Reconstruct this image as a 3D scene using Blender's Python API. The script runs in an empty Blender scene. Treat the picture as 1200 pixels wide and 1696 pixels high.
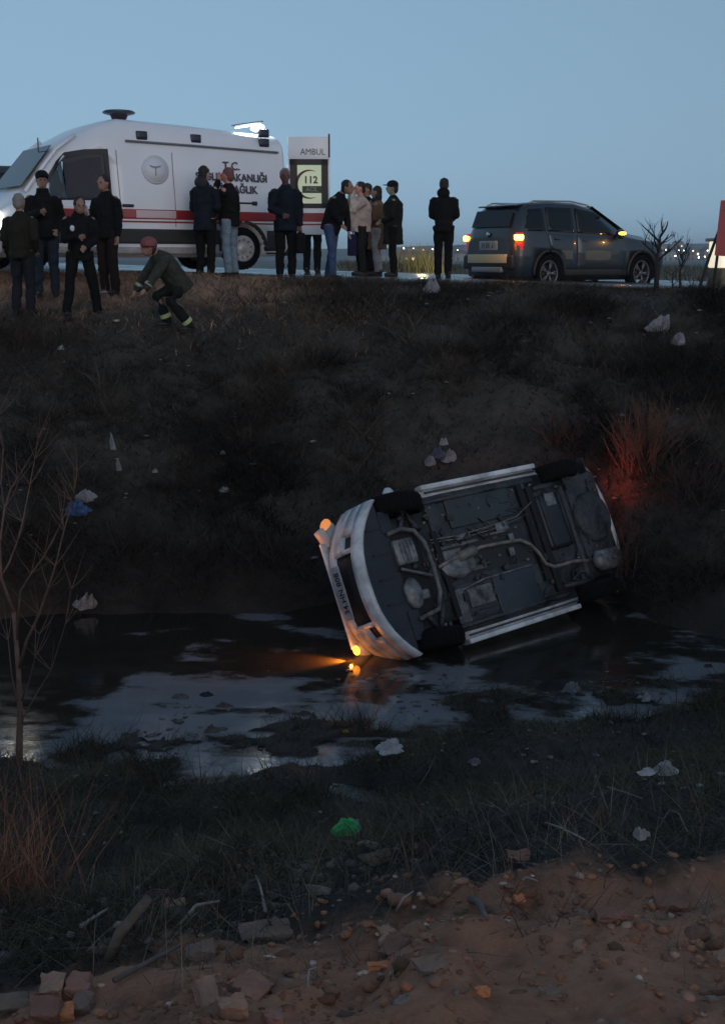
import bpy, bmesh, math, random
import numpy as np
from mathutils import Vector, Matrix, Euler
S = bpy.context.scene
COL = S.collection
R = math.radians
rng = np.random.default_rng(7)
random.seed(7)
# ------------------------------------------------------------------ camera, sky, sun, exposure
CAM_Z, FPX, HORIZON = 3.7, 2000.0, 430.0
TILT = math.atan((848 - HORIZON) / FPX)
cam = bpy.data.cameras.new('camera'); camo = bpy.data.objects.new('camera', cam); COL.objects.link(camo)
camo.location = (0, 0, CAM_Z); camo.rotation_euler = (math.pi/2 - TILT, 0, 0)
cam.sensor_fit = 'VERTICAL'; cam.sensor_height = 24; cam.lens = FPX / 1696 * 24
cam.clip_start = .05; cam.clip_end = 6000
S.camera = camo
SUN_EL, SUN_AZ = 5.0, 160           # dusk: what light there is comes low from behind the camera, a little right
world = bpy.data.worlds.new("World"); S.world = world; world.use_nodes = True
nt = world.node_tree; nt.nodes.clear()
wo = nt.nodes.new('ShaderNodeOutputWorld'); bg = nt.nodes.new('ShaderNodeBackground')
sky = nt.nodes.new('ShaderNodeTexSky'); sky.sky_type = 'NISHITA'; sky.sun_disc = False
sky.sun_elevation = R(SUN_EL); sky.sun_rotation = R(SUN_AZ); sky.altitude = 0
sky.air_density = 1.0; sky.dust_density = 1.6; sky.ozone_density = 1.35
bg.inputs[1].default_value = 0.298
# thin even cloud: the band near the horizon has the tone of the sky a little higher up
wtc = nt.nodes.new('ShaderNodeTexCoord'); wsp = nt.nodes.new('ShaderNodeSeparateXYZ'); wcb = nt.nodes.new('ShaderNodeCombineXYZ')
wmr = nt.nodes.new('ShaderNodeMapRange'); wmr.inputs[1].default_value = -.2; wmr.inputs[2].default_value = 1; wmr.inputs[3].default_value = .30; wmr.inputs[4].default_value = 1.0
nt.links.new(wtc.outputs['Generated'], wsp.inputs[0]); nt.links.new(wsp.outputs[0], wcb.inputs[0]); nt.links.new(wsp.outputs[1], wcb.inputs[1])
nt.links.new(wsp.outputs[2], wmr.inputs[0]); nt.links.new(wmr.outputs[0], wcb.inputs[2])
wno = nt.nodes.new('ShaderNodeVectorMath'); wno.operation = 'NORMALIZE'; nt.links.new(wcb.outputs[0], wno.inputs[0]); nt.links.new(wno.outputs[0], sky.inputs[0])
nt.links.new(sky.outputs[0], bg.inputs[0]); nt.links.new(bg.outputs[0], wo.inputs[0])
sun = bpy.data.lights.new('sun', 'SUN'); suno = bpy.data.objects.new('sun', sun); COL.objects.link(suno)
sun.energy = 0.42; sun.angle = R(40); sun.color = (1, .84, .80)
_d = Vector((math.sin(R(SUN_AZ)) * math.cos(R(12)), math.cos(R(SUN_AZ)) * math.cos(R(12)), math.sin(R(12))))
suno.rotation_euler = (-_d).to_track_quat('-Z', 'Y').to_euler()
S.view_settings.view_transform = 'Standard'; S.view_settings.look = 'None'
S.view_settings.exposure = 0; S.view_settings.gamma = 1
try: S.view_settings.use_curve_mapping = False
except Exception: pass
S.render.engine = 'CYCLES'
S.cycles.max_bounces = 6; S.cycles.volume_bounces = 0; S.cycles.use_denoising = True
S.cycles.sample_clamp_indirect = 3

# ------------------------------------------------------------------ materials
MATS = {}
def lin(c):
    return tuple(((v/12.92) if v <= .04045 else ((v+.055)/1.055)**2.4) for v in c)
def mat(name, col, rough=.6, metal=0, var=0, vscale=6, col2=None, bump=0, bscale=20, emit=None, estr=0, spec=.5, coat=0,
        alpha=1, trans=0, attr=None, rvar=0):
    if name in MATS: return MATS[name]
    m = bpy.data.materials.new(name); m.use_nodes = True
    n = m.node_tree; b = n.nodes['Principled BSDF']
    b.inputs['Base Color'].default_value = (*col, 1); b.inputs['Roughness'].default_value = rough
    b.inputs['Metallic'].default_value = metal; b.inputs['Specular IOR Level'].default_value = spec
    b.inputs['Coat Weight'].default_value = coat
    if trans: b.inputs['Transmission Weight'].default_value = trans
    if alpha < 1: b.inputs['Alpha'].default_value = alpha
    if emit is not None:
        b.inputs['Emission Color'].default_value = (*emit, 1); b.inputs['Emission Strength'].default_value = estr
    tc = n.nodes.new('ShaderNodeTexCoord')
    if col2 is not None or var:
        c2 = col2 if col2 is not None else tuple(max(0, v*(1-var)) for v in col)
        nz = n.nodes.new('ShaderNodeTexNoise'); nz.inputs['Scale'].default_value = vscale; nz.inputs['Detail'].default_value = 6
        nz.inputs['Roughness'].default_value = .65
        n.links.new(tc.outputs['Object'], nz.inputs['Vector'])
        cr = n.nodes.new('ShaderNodeValToRGB'); cr.color_ramp.elements[0].position = .36; cr.color_ramp.elements[1].position = .64
        cr.color_ramp.elements[0].color = (*c2, 1); cr.color_ramp.elements[1].color = (*col, 1)
        n.links.new(nz.outputs[0], cr.inputs[0]); out = cr.outputs[0]
        if attr:
            at = n.nodes.new('ShaderNodeAttribute'); at.attribute_name = attr
            mx = n.nodes.new('ShaderNodeMix'); mx.data_type = 'RGBA'; mx.blend_type = 'MULTIPLY'; mx.inputs[0].default_value = 1
            n.links.new(out, mx.inputs[6]); n.links.new(at.outputs['Color'], mx.inputs[7]); out = mx.outputs[2]
        n.links.new(out, b.inputs['Base Color'])
        if rvar:
            mr = n.nodes.new('ShaderNodeMapRange'); mr.inputs[1].default_value = .35; mr.inputs[2].default_value = .65
            mr.inputs[3].default_value = max(.02, rough - rvar); mr.inputs[4].default_value = min(1, rough + rvar)
            n.links.new(nz.outputs[0], mr.inputs[0]); n.links.new(mr.outputs[0], b.inputs['Roughness'])
    if bump:
        nb = n.nodes.new('ShaderNodeTexNoise'); nb.inputs['Scale'].default_value = bscale; nb.inputs['Detail'].default_value = 5
        n.links.new(tc.outputs['Object'], nb.inputs['Vector'])
        bp = n.nodes.new('ShaderNodeBump'); bp.inputs['Strength'].default_value = bump; bp.inputs['Distance'].default_value = .02
        n.links.new(nb.outputs[0], bp.inputs['Height']); n.links.new(bp.outputs[0], b.inputs['Normal'])
    MATS[name] = m
    return m

# ------------------------------------------------------------------ mesh building
class MB:
    def __init__(s): s.v = []; s.f = []; s.m = []; s.mats = []; s.sm = []
    def mi(s, m):
        if m not in s.mats: s.mats.append(m)
        return s.mats.index(m)
    def add(s, vs, fs, m, smooth=False, M=None):
        o = len(s.v)
        if M is not None: vs = [M @ Vector(p) for p in vs]
        s.v += [tuple(p) for p in vs]; k = s.mi(m)
        for f in fs: s.f.append(tuple(i+o for i in f)); s.m.append(k); s.sm.append(smooth)
        return s
    def box(s, c, d, m, M=None, rot=None, bev=0, taper=1):
        x, y, z = (q/2 for q in d)
        rm = Matrix.Translation(c) @ (Euler(rot).to_matrix().to_4x4() if rot else Matrix.Identity(4))
        if M is not None: rm = M @ rm
        if bev:
            bm = bmesh.new(); bmesh.ops.create_cube(bm, size=1)
            for v in bm.verts:
                t = taper if v.co.z > 0 else 1
                v.co = Vector((v.co.x*d[0]*t, v.co.y*d[1]*t, v.co.z*d[2]))
            bmesh.ops.bevel(bm, geom=bm.edges[:], offset=bev, segments=2, affect='EDGES', profile=.6)
            bm.verts.ensure_lookup_table()
            vs = [v.co.copy() for v in bm.verts]; fs = [[v.index for v in f.verts] for f in bm.faces]; bm.free()
            return s.add(vs, fs, m, True, rm)
        vs = [(i*x*(taper if k > 0 else 1), j*y*(taper if k > 0 else 1), k*z) for i in (-1, 1) for j in (-1, 1) for k in (-1, 1)]
        return s.add(vs, [(0,1,3,2),(4,6,7,5),(0,4,5,1),(2,3,7,6),(0,2,6,4),(1,5,7,3)], m, False, rm)
    def tube(s, pts, rad, m, n=8, M=None, smooth=True, cap=True):
        pts = [Vector(p) for p in pts]
        if not hasattr(rad, '__len__'): rad = [rad]*len(pts)
        vs = []; fs = []; up = None
        for i, p in enumerate(pts):
            t = (pts[min(i+1, len(pts)-1)] - pts[max(i-1, 0)]).normalized()
            if up is None: up = Vector((0,0,1)) if abs(t.z) < .9 else Vector((1,0,0))
            a = t.cross(up)
            if a.length < 1e-4: a = t.orthogonal()
            a.normalize(); b = t.cross(a).normalized(); up = -b if False else up
            r = rad[i]; rx, ry = r if hasattr(r, '__len__') else (r, r)
            for k in range(n):
                an = 2*math.pi*k/n; vs.append(p + a*math.cos(an)*rx + b*math.sin(an)*ry)
        for i in range(len(pts)-1):
            for k in range(n): fs.append((i*n+k, i*n+(k+1)%n, (i+1)*n+(k+1)%n, (i+1)*n+k))
        if cap: fs.append(tuple(range(n-1, -1, -1))); fs.append(tuple((len(pts)-1)*n+k for k in range(n)))
        return s.add(vs, fs, m, smooth, M)
    def ell(s, c, r, m, M=None, rot=None, n=12, k=8, noise=0, seed=0):
        rm = Matrix.Translation(c) @ (Euler(rot).to_matrix().to_4x4() if rot else Matrix.Identity(4))
        if M is not None: rm = M @ rm
        rr = random.Random(seed); vs = [(0,0,-r[2])]; fs = []
        for i in range(1, k):
            ph = -math.pi/2 + math.pi*i/k
            for j in range(n):
                an = 2*math.pi*j/n; q = 1 + (rr.random()-.5)*noise
                vs.append((r[0]*math.cos(ph)*math.cos(an)*q, r[1]*math.cos(ph)*math.sin(an)*q, r[2]*math.sin(ph)*q))
        vs.append((0,0,r[2])); L = len(vs)-1
        for j in range(n):
            fs.append((0, 1+(j+1)%n, 1+j)); fs.append((L, L-n+j, L-n+(j+1)%n))
        for i in range(k-2):
            for j in range(n):
                a = 1+i*n; fs.append((a+j, a+(j+1)%n, a+n+(j+1)%n, a+n+j))
        return s.add(vs, fs, m, True, rm)
    def lathe(s, prof, m, n=24, M=None, smooth=True):      # prof (r, h), axis y
        vs = []; fs = []
        for r, h in prof:
            for k in range(n):
                a = 2*math.pi*k/n; vs.append((r*math.cos(a), h, r*math.sin(a)))
        for i in range(len(prof)-1):
            for k in range(n): fs.append((i*n+k, (i+1)*n+k, (i+1)*n+(k+1)%n, i*n+(k+1)%n))
        return s.add(vs, fs, m, smooth, M)
    def poly(s, pts, th, m, M=None):                        # flat polygon with thickness along its normal
        P = [Vector(p) for p in pts]; nrm = Vector((0,0,0))
        for i in range(len(P)): nrm += P[i].cross(P[(i+1)%len(P)])
        nrm.normalize(); n = len(P)
        vs = P + [p - nrm*th for p in P]
        fs = [tuple(range(n)), tuple(range(2*n-1, n-1, -1))] + [(i, n+i, n+(i+1)%n, (i+1)%n) for i in range(n)]
        return s.add(vs, fs, m, False, M)
    def mesh(s, name):
        me = bpy.data.meshes.new(name); me.from_pydata(s.v, [], s.f)
        for m in s.mats: me.materials.append(m)
        me.polygons.foreach_set('material_index', s.m); me.polygons.foreach_set('use_smooth', s.sm); me.update()
        return me
    def build(s, name, parent=None, loc=None, rot=None):
        o = bpy.data.objects.new(name, s.mesh(name)); COL.objects.link(o)
        if parent is not None: o.parent = parent
        if loc is not None: o.location = loc
        if rot is not None: o.rotation_euler = rot
        return o
def tag(o, label=None, cat=None, group=None, kind=None):
    if label: o['label'] = label
    if cat: o['category'] = cat
    if group: o['group'] = group
    if kind: o['kind'] = kind
    return o
def thing(name, label, cat, loc=(0,0,0), rotz=0, group=None):
    o = bpy.data.objects.new(name, None); COL.objects.link(o); o.location = loc; o.rotation_euler = (0, 0, rotz)
    o.empty_display_size = .1
    return tag(o, label, cat, group)
def bevel(o, w=.01, seg=2, ang=35):
    b = o.modifiers.new('b', 'BEVEL'); b.width = w; b.segments = seg; b.limit_method = 'ANGLE'; b.angle_limit = R(ang); return o
def text_mesh(txt, size, m, name, parent, M, depth=.003, cx=True, squeeze=1, bold=0):
    cu = bpy.data.curves.new(name, 'FONT'); cu.body = txt; cu.size = size; cu.extrude = depth; cu.resolution_u = 2; cu.offset = bold
    if cx: cu.align_x = 'CENTER'
    cu.align_y = 'CENTER'
    t = bpy.data.objects.new('tmp', cu); COL.objects.link(t)
    dg = bpy.context.evaluated_depsgraph_get(); me = bpy.data.meshes.new_from_object(t.evaluated_get(dg))
    bpy.data.objects.remove(t); bpy.data.curves.remove(cu)
    me.materials.clear(); me.materials.append(m)
    me.transform(Matrix.Diagonal((squeeze, 1, 1, 1)))
    o = bpy.data.objects.new(name, me); COL.objects.link(o); o.parent = parent; o.matrix_local = M
    return o
# noise
def _h(ix, iy, s):
    n = (ix.astype(np.int64)*374761393 + iy.astype(np.int64)*668265263 + s*974634777) & 0xffffffff
    n = ((n ^ (n >> 13)) * 1274126177) & 0xffffffff
    return ((n ^ (n >> 16)) & 0xffff) / 65535.0
def vnoise(x, y, s=0):
    x0 = np.floor(x); y0 = np.floor(y); fx = x-x0; fy = y-y0; fx = fx*fx*(3-2*fx); fy = fy*fy*(3-2*fy)
    x0 = x0.astype(np.int64); y0 = y0.astype(np.int64)
    a = _h(x0, y0, s); b = _h(x0+1, y0, s); c = _h(x0, y0+1, s); d = _h(x0+1, y0+1, s)
    return (a*(1-fx)+b*fx)*(1-fy) + (c*(1-fx)+d*fx)*fy
def fbm(x, y, s=0, o=4):
    r = 0; a = .5; t = 0
    for i in range(o): r = r + a*vnoise(x*2**i, y*2**i, s+i*17); t += a; a *= .5
    return r/t - .5
def deint(x, a, b): return np.clip((x-a)/(b-a), 0, 1)
def sst(x, a, b): t = deint(x, a, b); return t*t*(3-2*t)
# ------------------------------------------------------------------ the ground
WZ = -.15                                   # water level
NX = [-40, -6, -3.8, -2.6, -1.4, -.6, .2, 1.0, 2.0, 2.5, 3.1, 3.8, 6, 40]
NY = [8.3, 8.6, 9.1, 8.9, 8.6, 8.7, 9.15, 9.5, 9.7, 9.8, 10.4, 10.9, 11.3, 11.6]
FX = [-40, -5, -3.8, -2, -.8, 0, .6, 1.6, 2.7, 3.2, 3.8, 5, 40]
FY = [12.6, 12.8, 12.8, 12.9, 13.0, 13.6, 14.5, 14.9, 14.4, 12.6, 11.9, 12.1, 12.4]
ZL = ([0, .25, .9, 4.6, 5.0, 5.4, 6.3, 7.4, 8.4], [0, .45, 1.0, 2.79, 3.02, 3.15, 3.38, 3.44, 3.46])
ZR = ([0, .25, .8, 4.9, 6.3, 7.4, 8.4], [0, .35, .8, 2.72, 3.15, 3.30, 3.38])
def road_z(x): return 3.38 - .028*np.clip(x, -8, 9)
def H(x, y):
    x = np.asarray(x, float); y = np.asarray(y, float)
    wob = fbm(x*.9, y*.9, 3)*.5
    yn = np.interp(x, NX, NY) + fbm(x*1.7, x*0+3.3, 11, 3)*.5 + fbm(x*5.5, x*0+7.7, 13, 3)*.28
    yf = np.interp(x, FX, FY) + fbm(x*1.5, x*0+9.1, 12, 3)*.35
    # far bank, stretched so that the crest keeps its line whatever the shore does
    y0 = np.where(yf > 12.8, yf, 12.8)
    sh = np.clip((12.8 - yf), 0, 3)
    u = np.where(y < 13.6 + 1.6, (y - yf), y - 12.8)
    k = np.clip((y - yf) / np.maximum(16.2 - yf, .5), 0, 1)
    u = (y - yf)*(1-k) + (y - 12.8)*k
    bl = sst(x, -3.0, -.6)
    zf = np.interp(u, *ZL)*(1-bl) + np.interp(u, *ZR)*bl + WZ
    top = sst(u, 5.2, 8.2)
    zf = zf*(1-top) + (road_z(x) - .05)*top
    rough = sst(u, .1, .8)*(1-sst(u, 6.3, 7.6))
    zf = zf + rough*(fbm(x*.8, y*.8, 5)*.6 + fbm(x*2.4, y*2.4, 6)*.30 + fbm(x*6, y*6, 7, 3)*.12)
    # near bank
    d = yn - y
    zn = WZ + np.interp(d, [0, .3, 1.6, 2.3, 4.1, 5.4, 8.6], [0, .10, .28, .50, 1.33, 1.66, 2.2])
    ch = np.exp(-((y - (8.25 - .55*(x+.1)))/.22)**2) * sst(x, -.5, .1) * (1-sst(x, 1.6, 2.3))   # wet ditch running off the stream
    zn = zn - ch*np.interp(d, [0, 3], [.27, .56])
    rn = sst(d, .1, 1.0)
    zn = zn + rn*(fbm(x*1.1, y*1.1, 21)*.22 + fbm(x*4, y*4, 22)*.11) + sst(d, 3.3, 4.3)*(fbm(x*5, y*5, 23, 4)*.17)
    mid = (yn+yf)/2
    w = np.minimum(y-yn, yf-y)
    bed = WZ - np.clip(w*.5, 0, .4)
    mud = sst(fbm(x*1.6, y*2.6, 31, 3), .16, .3) * .5*sst(y, 8.4, 9.2)*(1-sst(y, 10.2, 10.9))
    off = sst(y - yn, -.1, .25)*(1 - sst(y - yn, .7, 1.5))          # mud bars lying off the near shore
    bed = bed + off*sst(fbm(x*1.8, y*3.2, 33, 4), .08, .20)*.50*sst(w, -.2, .4)
    bed = np.minimum(bed, WZ + .03 + .05*fbm(x*5, y*5, 35, 3))
    z = np.where(y < yn, zn, np.where(y > yf, zf, bed))
    return z
def H1(x, y): return float(H(np.array([x]), np.array([y]))[0])
UP = np.array([0, math.sin(TILT), math.cos(TILT)]); BK = np.array([0, -math.cos(TILT), math.sin(TILT)])
def ray(px, py):
    d = np.array([(px-600)/FPX, 0, 0]) + UP*(848-py)/FPX - BK
    return d
def ground_at(px, py, zmin=None):           # where the ground lies along a sight line
    d = ray(px, py); t = np.linspace(2, 40, 8000)
    x = d[0]*t; y = d[1]*t; z = CAM_Z + d[2]*t
    g = H(x, y)
    if zmin is not None: g = np.maximum(g, zmin)
    i = int(np.argmax(z < g))
    return float(x[i]), float(y[i]), float(g[i])
def x_at(px, y, z): return (px-600)/FPX*(y*math.cos(TILT) + (CAM_Z-z)*math.sin(TILT))

def grid_mesh(name, xs, ys, zf, m):
    X, Y = np.meshgrid(xs, ys); Z = zf(X.ravel(), Y.ravel())
    v = np.stack([X.ravel(), Y.ravel(), Z], 1).astype(np.float32); nx, ny = len(xs), len(ys)
    i = np.arange((nx-1)*(ny-1)); a = (i//(nx-1))*nx + i%(nx-1)
    f = np.stack([a, a+1, a+nx+1, a+nx], 1).astype(np.int32)
    me = bpy.data.meshes.new(name); me.vertices.add(len(v)); me.vertices.foreach_set('co', v.ravel())
    me.loops.add(f.size); me.loops.foreach_set('vertex_index', f.ravel())
    me.polygons.add(len(f)); me.polygons.foreach_set('loop_start', np.arange(len(f))*4); me.polygons.foreach_set('loop_total', np.full(len(f), 4))
    me.polygons.foreach_set('use_smooth', np.ones(len(f), bool)); me.update(calc_edges=True); me.validate()
    me.materials.append(m); o = bpy.data.objects.new(name, me); COL.objects.link(o); return o

def ground_mat():
    m = bpy.data.materials.new('bank_soil'); m.use_nodes = True; n = m.node_tree; b = n.nodes['Principled BSDF']; L = n.links.new
    def N(t): return n.nodes.new(t)
    geo = N('ShaderNodeNewGeometry'); sp = N('ShaderNodeSeparateXYZ'); L(geo.outputs['Position'], sp.inputs[0])
    def noise(sc, det=6, ro=.6):
        k = N('ShaderNodeTexNoise'); k.inputs['Scale'].default_value = sc; k.inputs['Detail'].default_value = det; k.inputs['Roughness'].default_value = ro
        L(geo.outputs['Position'], k.inputs['Vector']); return k.outputs[0]
    def ramp(src, stops):
        r = N('ShaderNodeValToRGB'); e = r.color_ramp.elements
        while len(e) < len(stops): e.new(.5)
        for q, (p, c) in zip(e, stops): q.position = p; q.color = (*c, 1)
        L(src, r.inputs[0]); return r.outputs[0]
    def mrange(src, a, b_, c=0, d=1):
        r = N('ShaderNodeMapRange'); r.inputs[1].default_value = a; r.inputs[2].default_value = b_; r.inputs[3].default_value = c; r.inputs[4].default_value = d
        r.interpolation_type = 'SMOOTHSTEP'; L(src, r.inputs[0]); return r.outputs[0]
    def mix(f, a, c):
        x = N('ShaderNodeMix'); x.data_type = 'RGBA'; L(f, x.inputs[0]); L(a, x.inputs[6]); L(c, x.inputs[7]); return x.outputs[2]
    def mth(op, a, c):
        x = N('ShaderNodeMath'); x.operation = op
        for k, q in enumerate((a, c)):
            if isinstance(q, (int, float)): x.inputs[k].default_value = q
            else: L(q, x.inputs[k])
        return x.outputs[0]
    big = noise(.9); fine = noise(9, 8, .7); mid = noise(3.2, 8, .7)
    soil = ramp(mth('ADD', mth('MULTIPLY', fine, .6), mth('MULTIPLY', noise(2.1, 6, .6), .4)), [(.28, (.13,.060,.038)), (.5, (.42,.195,.115)), (.72, (.56,.30,.19))])
    mud = ramp(mid, [(.3, (.012,.010,.009)), (.55, (.028,.022,.018)), (.75, (.052,.040,.031))])
    weed = ramp(mid, [(.3, (.020,.018,.014)), (.5, (.046,.040,.032)), (.7, (.080,.066,.052))])
    dry = ramp(mid, [(.3, (.17,.11,.075)), (.6, (.36,.225,.155)), (.8, (.45,.30,.21))])  # dry grass tone, raised to carry warm lamplight on the crest
    far = ramp(big, [(.3, (.05,.05,.04)), (.7, (.10,.10,.08))])
    yy = mth('ADD', sp.outputs[1], mth('ADD', mth('MULTIPLY', mth('SUBTRACT', big, .5), 1.6), mth('MULTIPLY', mth('SUBTRACT', fine, .5), .9)))
    c = mix(mrange(mth('SUBTRACT', yy, mth('MULTIPLY', mth('MINIMUM', sp.outputs[0], .1), .62)), 3.74, 4.28), soil, mud)
    c = mix(mrange(yy, 12.6, 15.0), c, weed)
    xl = mth('MULTIPLY', mrange(mth('ADD', sp.outputs[0], mth('MULTIPLY', big, 1.5)), 1.2, -.6), 1)
    dz = mth('MULTIPLY', mrange(mth('ADD', sp.outputs[2], mth('MULTIPLY', mid, .5)), 3.15, 3.55), xl)
    c = mix(dz, c, dry)
    c = mix(mrange(sp.outputs[1], 27, 40), c, far)
    L(c, b.inputs['Base Color'])
    ro = mrange(sp.outputs[1], 4.8, 6.5, .9, .55); L(ro, b.inputs['Roughness'])
    bp = N('ShaderNodeBump'); bp.inputs['Strength'].default_value = .9; bp.inputs['Distance'].default_value = .04
    hh = mth('ADD', mth('MULTIPLY', noise(14, 8, .75), 1), mth('MULTIPLY', noise(60, 4, .6), .35)); L(hh, bp.inputs['Height']); L(bp.outputs[0], b.inputs['Normal'])
    return m
GM = ground_mat()
xs = np.concatenate([-np.geomspace(2400, 10, 22), np.arange(-9, 9.01, .06), np.geomspace(10, 2400, 22)])
ys = np.concatenate([[-60, -30, -15, -8, -4, -2, -1, 0, 1], np.arange(1.5, 21.6, .06), np.array([22, 24, 28, 34, 45, 60]), np.geomspace(80, 3000, 24)])
g = grid_mesh('ground', xs, ys, H, GM); tag(g, kind='structure')
# road on top of the bank: wet grey asphalt
road_m = mat('wet_asphalt', (.10,.10,.105), .26, var=.4, vscale=1.3, bump=.25, bscale=60, rvar=.15)
rx = np.concatenate([-np.geomspace(400, 12, 12), np.arange(-10, 10.1, 1), np.geomspace(12, 400, 12)])
road = grid_mesh('road', rx, np.array([21.2, 21.7, 23.5, 26, 32.5]), lambda x, y: road_z(x) + .012 - .12*(y < 21.4), road_m); tag(road, kind='structure')
line_m = mat('road_paint', (.55,.55,.52), .6, var=.4, vscale=4)
b = MB()
for y0 in (22.0, 31.9):
    for i in range(len(rx)-1):
        a, c = rx[i], rx[i+1]
        b.add([(a, y0, road_z(a)+.018), (c, y0, road_z(c)+.018), (c, y0+.13, road_z(c)+.018), (a, y0+.13, road_z(a)+.018)], [(0,1,2,3)], line_m)
for k in range(-14, 14):
    a, c = k*4.0, k*4+1.8; za, zc = float(road_z(a)), float(road_z(c))
    b.add([(a, 26, za+.018), (c, 26, zc+.018), (c, 26.13, zc+.018), (a, 26.13, za+.018)], [(0,1,2,3)], line_m)
tag(b.build('road_marking'), kind='structure')
# stream
def water_mat():
    m = bpy.data.materials.new('stream_water'); m.use_nodes = True; n = m.node_tree; b = n.nodes['Principled BSDF']; L = n.links.new
    geo = n.nodes.new('ShaderNodeNewGeometry')
    b.inputs['IOR'].default_value = 1.4
    def noise(sc, det, scale=(1, 1.8, 1), ro=.6, dist=0):
        k = n.nodes.new('ShaderNodeTexNoise'); k.inputs['Scale'].default_value = sc; k.inputs['Detail'].default_value = det; k.inputs['Roughness'].default_value = ro; k.inputs['Distortion'].default_value = dist
        mp = n.nodes.new('ShaderNodeMapping'); mp.inputs['Scale'].default_value = scale; L(geo.outputs['Position'], mp.inputs[0]); L(mp.outputs[0], k.inputs['Vector']); return k.outputs[0]
    def mr(src, a, b_, c, d):
        r = n.nodes.new('ShaderNodeMapRange'); r.interpolation_type = 'SMOOTHSTEP'
        for q, v in zip(range(1, 5), (a, b_, c, d)): r.inputs[q].default_value = v
        L(src, r.inputs[0]); return r.outputs[0]
    sp_ = n.nodes.new('ShaderNodeSeparateXYZ'); L(geo.outputs['Position'], sp_.inputs[0])
    def mth(op, a, c):
        x = n.nodes.new('ShaderNodeMath'); x.operation = op
        for k, q in enumerate((a, c)):
            if isinstance(q, (int, float)): x.inputs[k].default_value = q
            else: L(q, x.inputs[k])
        return x.outputs[0]
    shore = mth('SUBTRACT', mr(sp_.outputs[1], 11.4, 9.6, -.10, .07), mr(sp_.outputs[1], 8.7, 8.3, 0, .2))
    film = mr(mth('ADD', mth('ADD', noise(.75, 8, (1, 1.7, 1), .60, .15), shore), mr(sp_.outputs[0], -2.0, -2.9, 0, -.16)), .445, .535, 0, 1)        # pale sky reflection painted into the water colour in drifting patches
    cr = n.nodes.new('ShaderNodeValToRGB'); e = cr.color_ramp.elements
    e[0].position = 0; e[0].color = (.020,.018,.015,1); e[1].position = 1; e[1].color = (.16,.17,.19,1); L(film, cr.inputs[0]); L(cr.outputs[0], b.inputs['Base Color'])
    L(mr(noise(3, 5), .35, .65, .04, .20), b.inputs['Roughness'])
    L(mr(film, 0, 1, .55, .95), b.inputs['Specular IOR Level'])
    bp = n.nodes.new('ShaderNodeBump'); bp.inputs['Strength'].default_value = .06; bp.inputs['Distance'].default_value = .03
    L(noise(5, 4, (.6, 1.3, 1)), bp.inputs['Height']); L(bp.outputs[0], b.inputs['Normal'])
    return m
wat = grid_mesh('stream_water', np.linspace(-40, 40, 60), np.linspace(5.5, 16, 20), lambda x, y: x*0 + WZ, water_mat()); tag(wat, kind='structure')
# ------------------------------------------------------------------ vehicle kit (x forward, y left, z up, wheels on z = 0)
tyre_m = mat('tyre_rubber', (.007,.007,.008), .9, spec=.1, bump=.2, bscale=40)
rim_m = mat('alloy_rim', (.42,.43,.45), .38, .6)
steel_m = mat('grey_hubcap', (.50,.51,.53), .42, .3, var=.3, vscale=8)
blackpl = mat('black_plastic', (.018,.018,.020), .55)
glass_d = mat('dark_glass', (.008,.010,.014), .08, spec=.3)
chrome_m = mat('chrome', (.6,.6,.62), .15, 1)
def cull(prof): return prof
def loft(secs, mats_fn, b, cap=True):
    """secs: (x, half profile [(y,z)...] bottom centre to top centre)."""
    n = len(secs[0][1]); vs = []; ring = 2*n - 2
    for x, pr in secs:
        for y, z in pr: vs.append((x, y, z))
        for y, z in pr[-2:0:-1]: vs.append((x, -y, z))
    for i in range(len(secs)-1):
        for k in range(ring):
            a, c = i*ring+k, i*ring+(k+1) % ring
            b.add([vs[a], vs[c], vs[c+ring], vs[a+ring]], [(3,2,1,0)], mats_fn(i, k if k < n-1 else ring-1-k), True)
    if cap:
        for i, rev in ((0, 0), (len(secs)-1, 1)):
            f = list(range(i*ring, (i+1)*ring))
            b.add([vs[q] for q in f], [tuple(range(ring))[::-1] if not rev else tuple(range(ring))], mats_fn(i, 4), False)
def weld(o, d=.0005):
    bm = bmesh.new(); bm.from_mesh(o.data); bmesh.ops.remove_doubles(bm, verts=bm.verts, dist=d)
    bmesh.ops.recalc_face_normals(bm, faces=bm.faces); bm.to_mesh(o.data); bm.free(); return o
def cut(o, cutters):
    """boolean difference, baked; the cutters are removed again"""
    bpy.context.view_layer.update()
    tmp = []
    for cb in cutters:
        c = cb.build('tmp_cut'); weld(c); c.parent = o.parent; tmp.append(c)
        md = o.modifiers.new('c', 'BOOLEAN'); md.object = c; md.operation = 'DIFFERENCE'; md.solver = 'EXACT'
    bpy.context.view_layer.update()
    dg = bpy.context.evaluated_depsgraph_get(); me = bpy.data.meshes.new_from_object(o.evaluated_get(dg)); o.modifiers.clear(); o.data = me
    for c in tmp: bpy.data.objects.remove(c)
    return o
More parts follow.
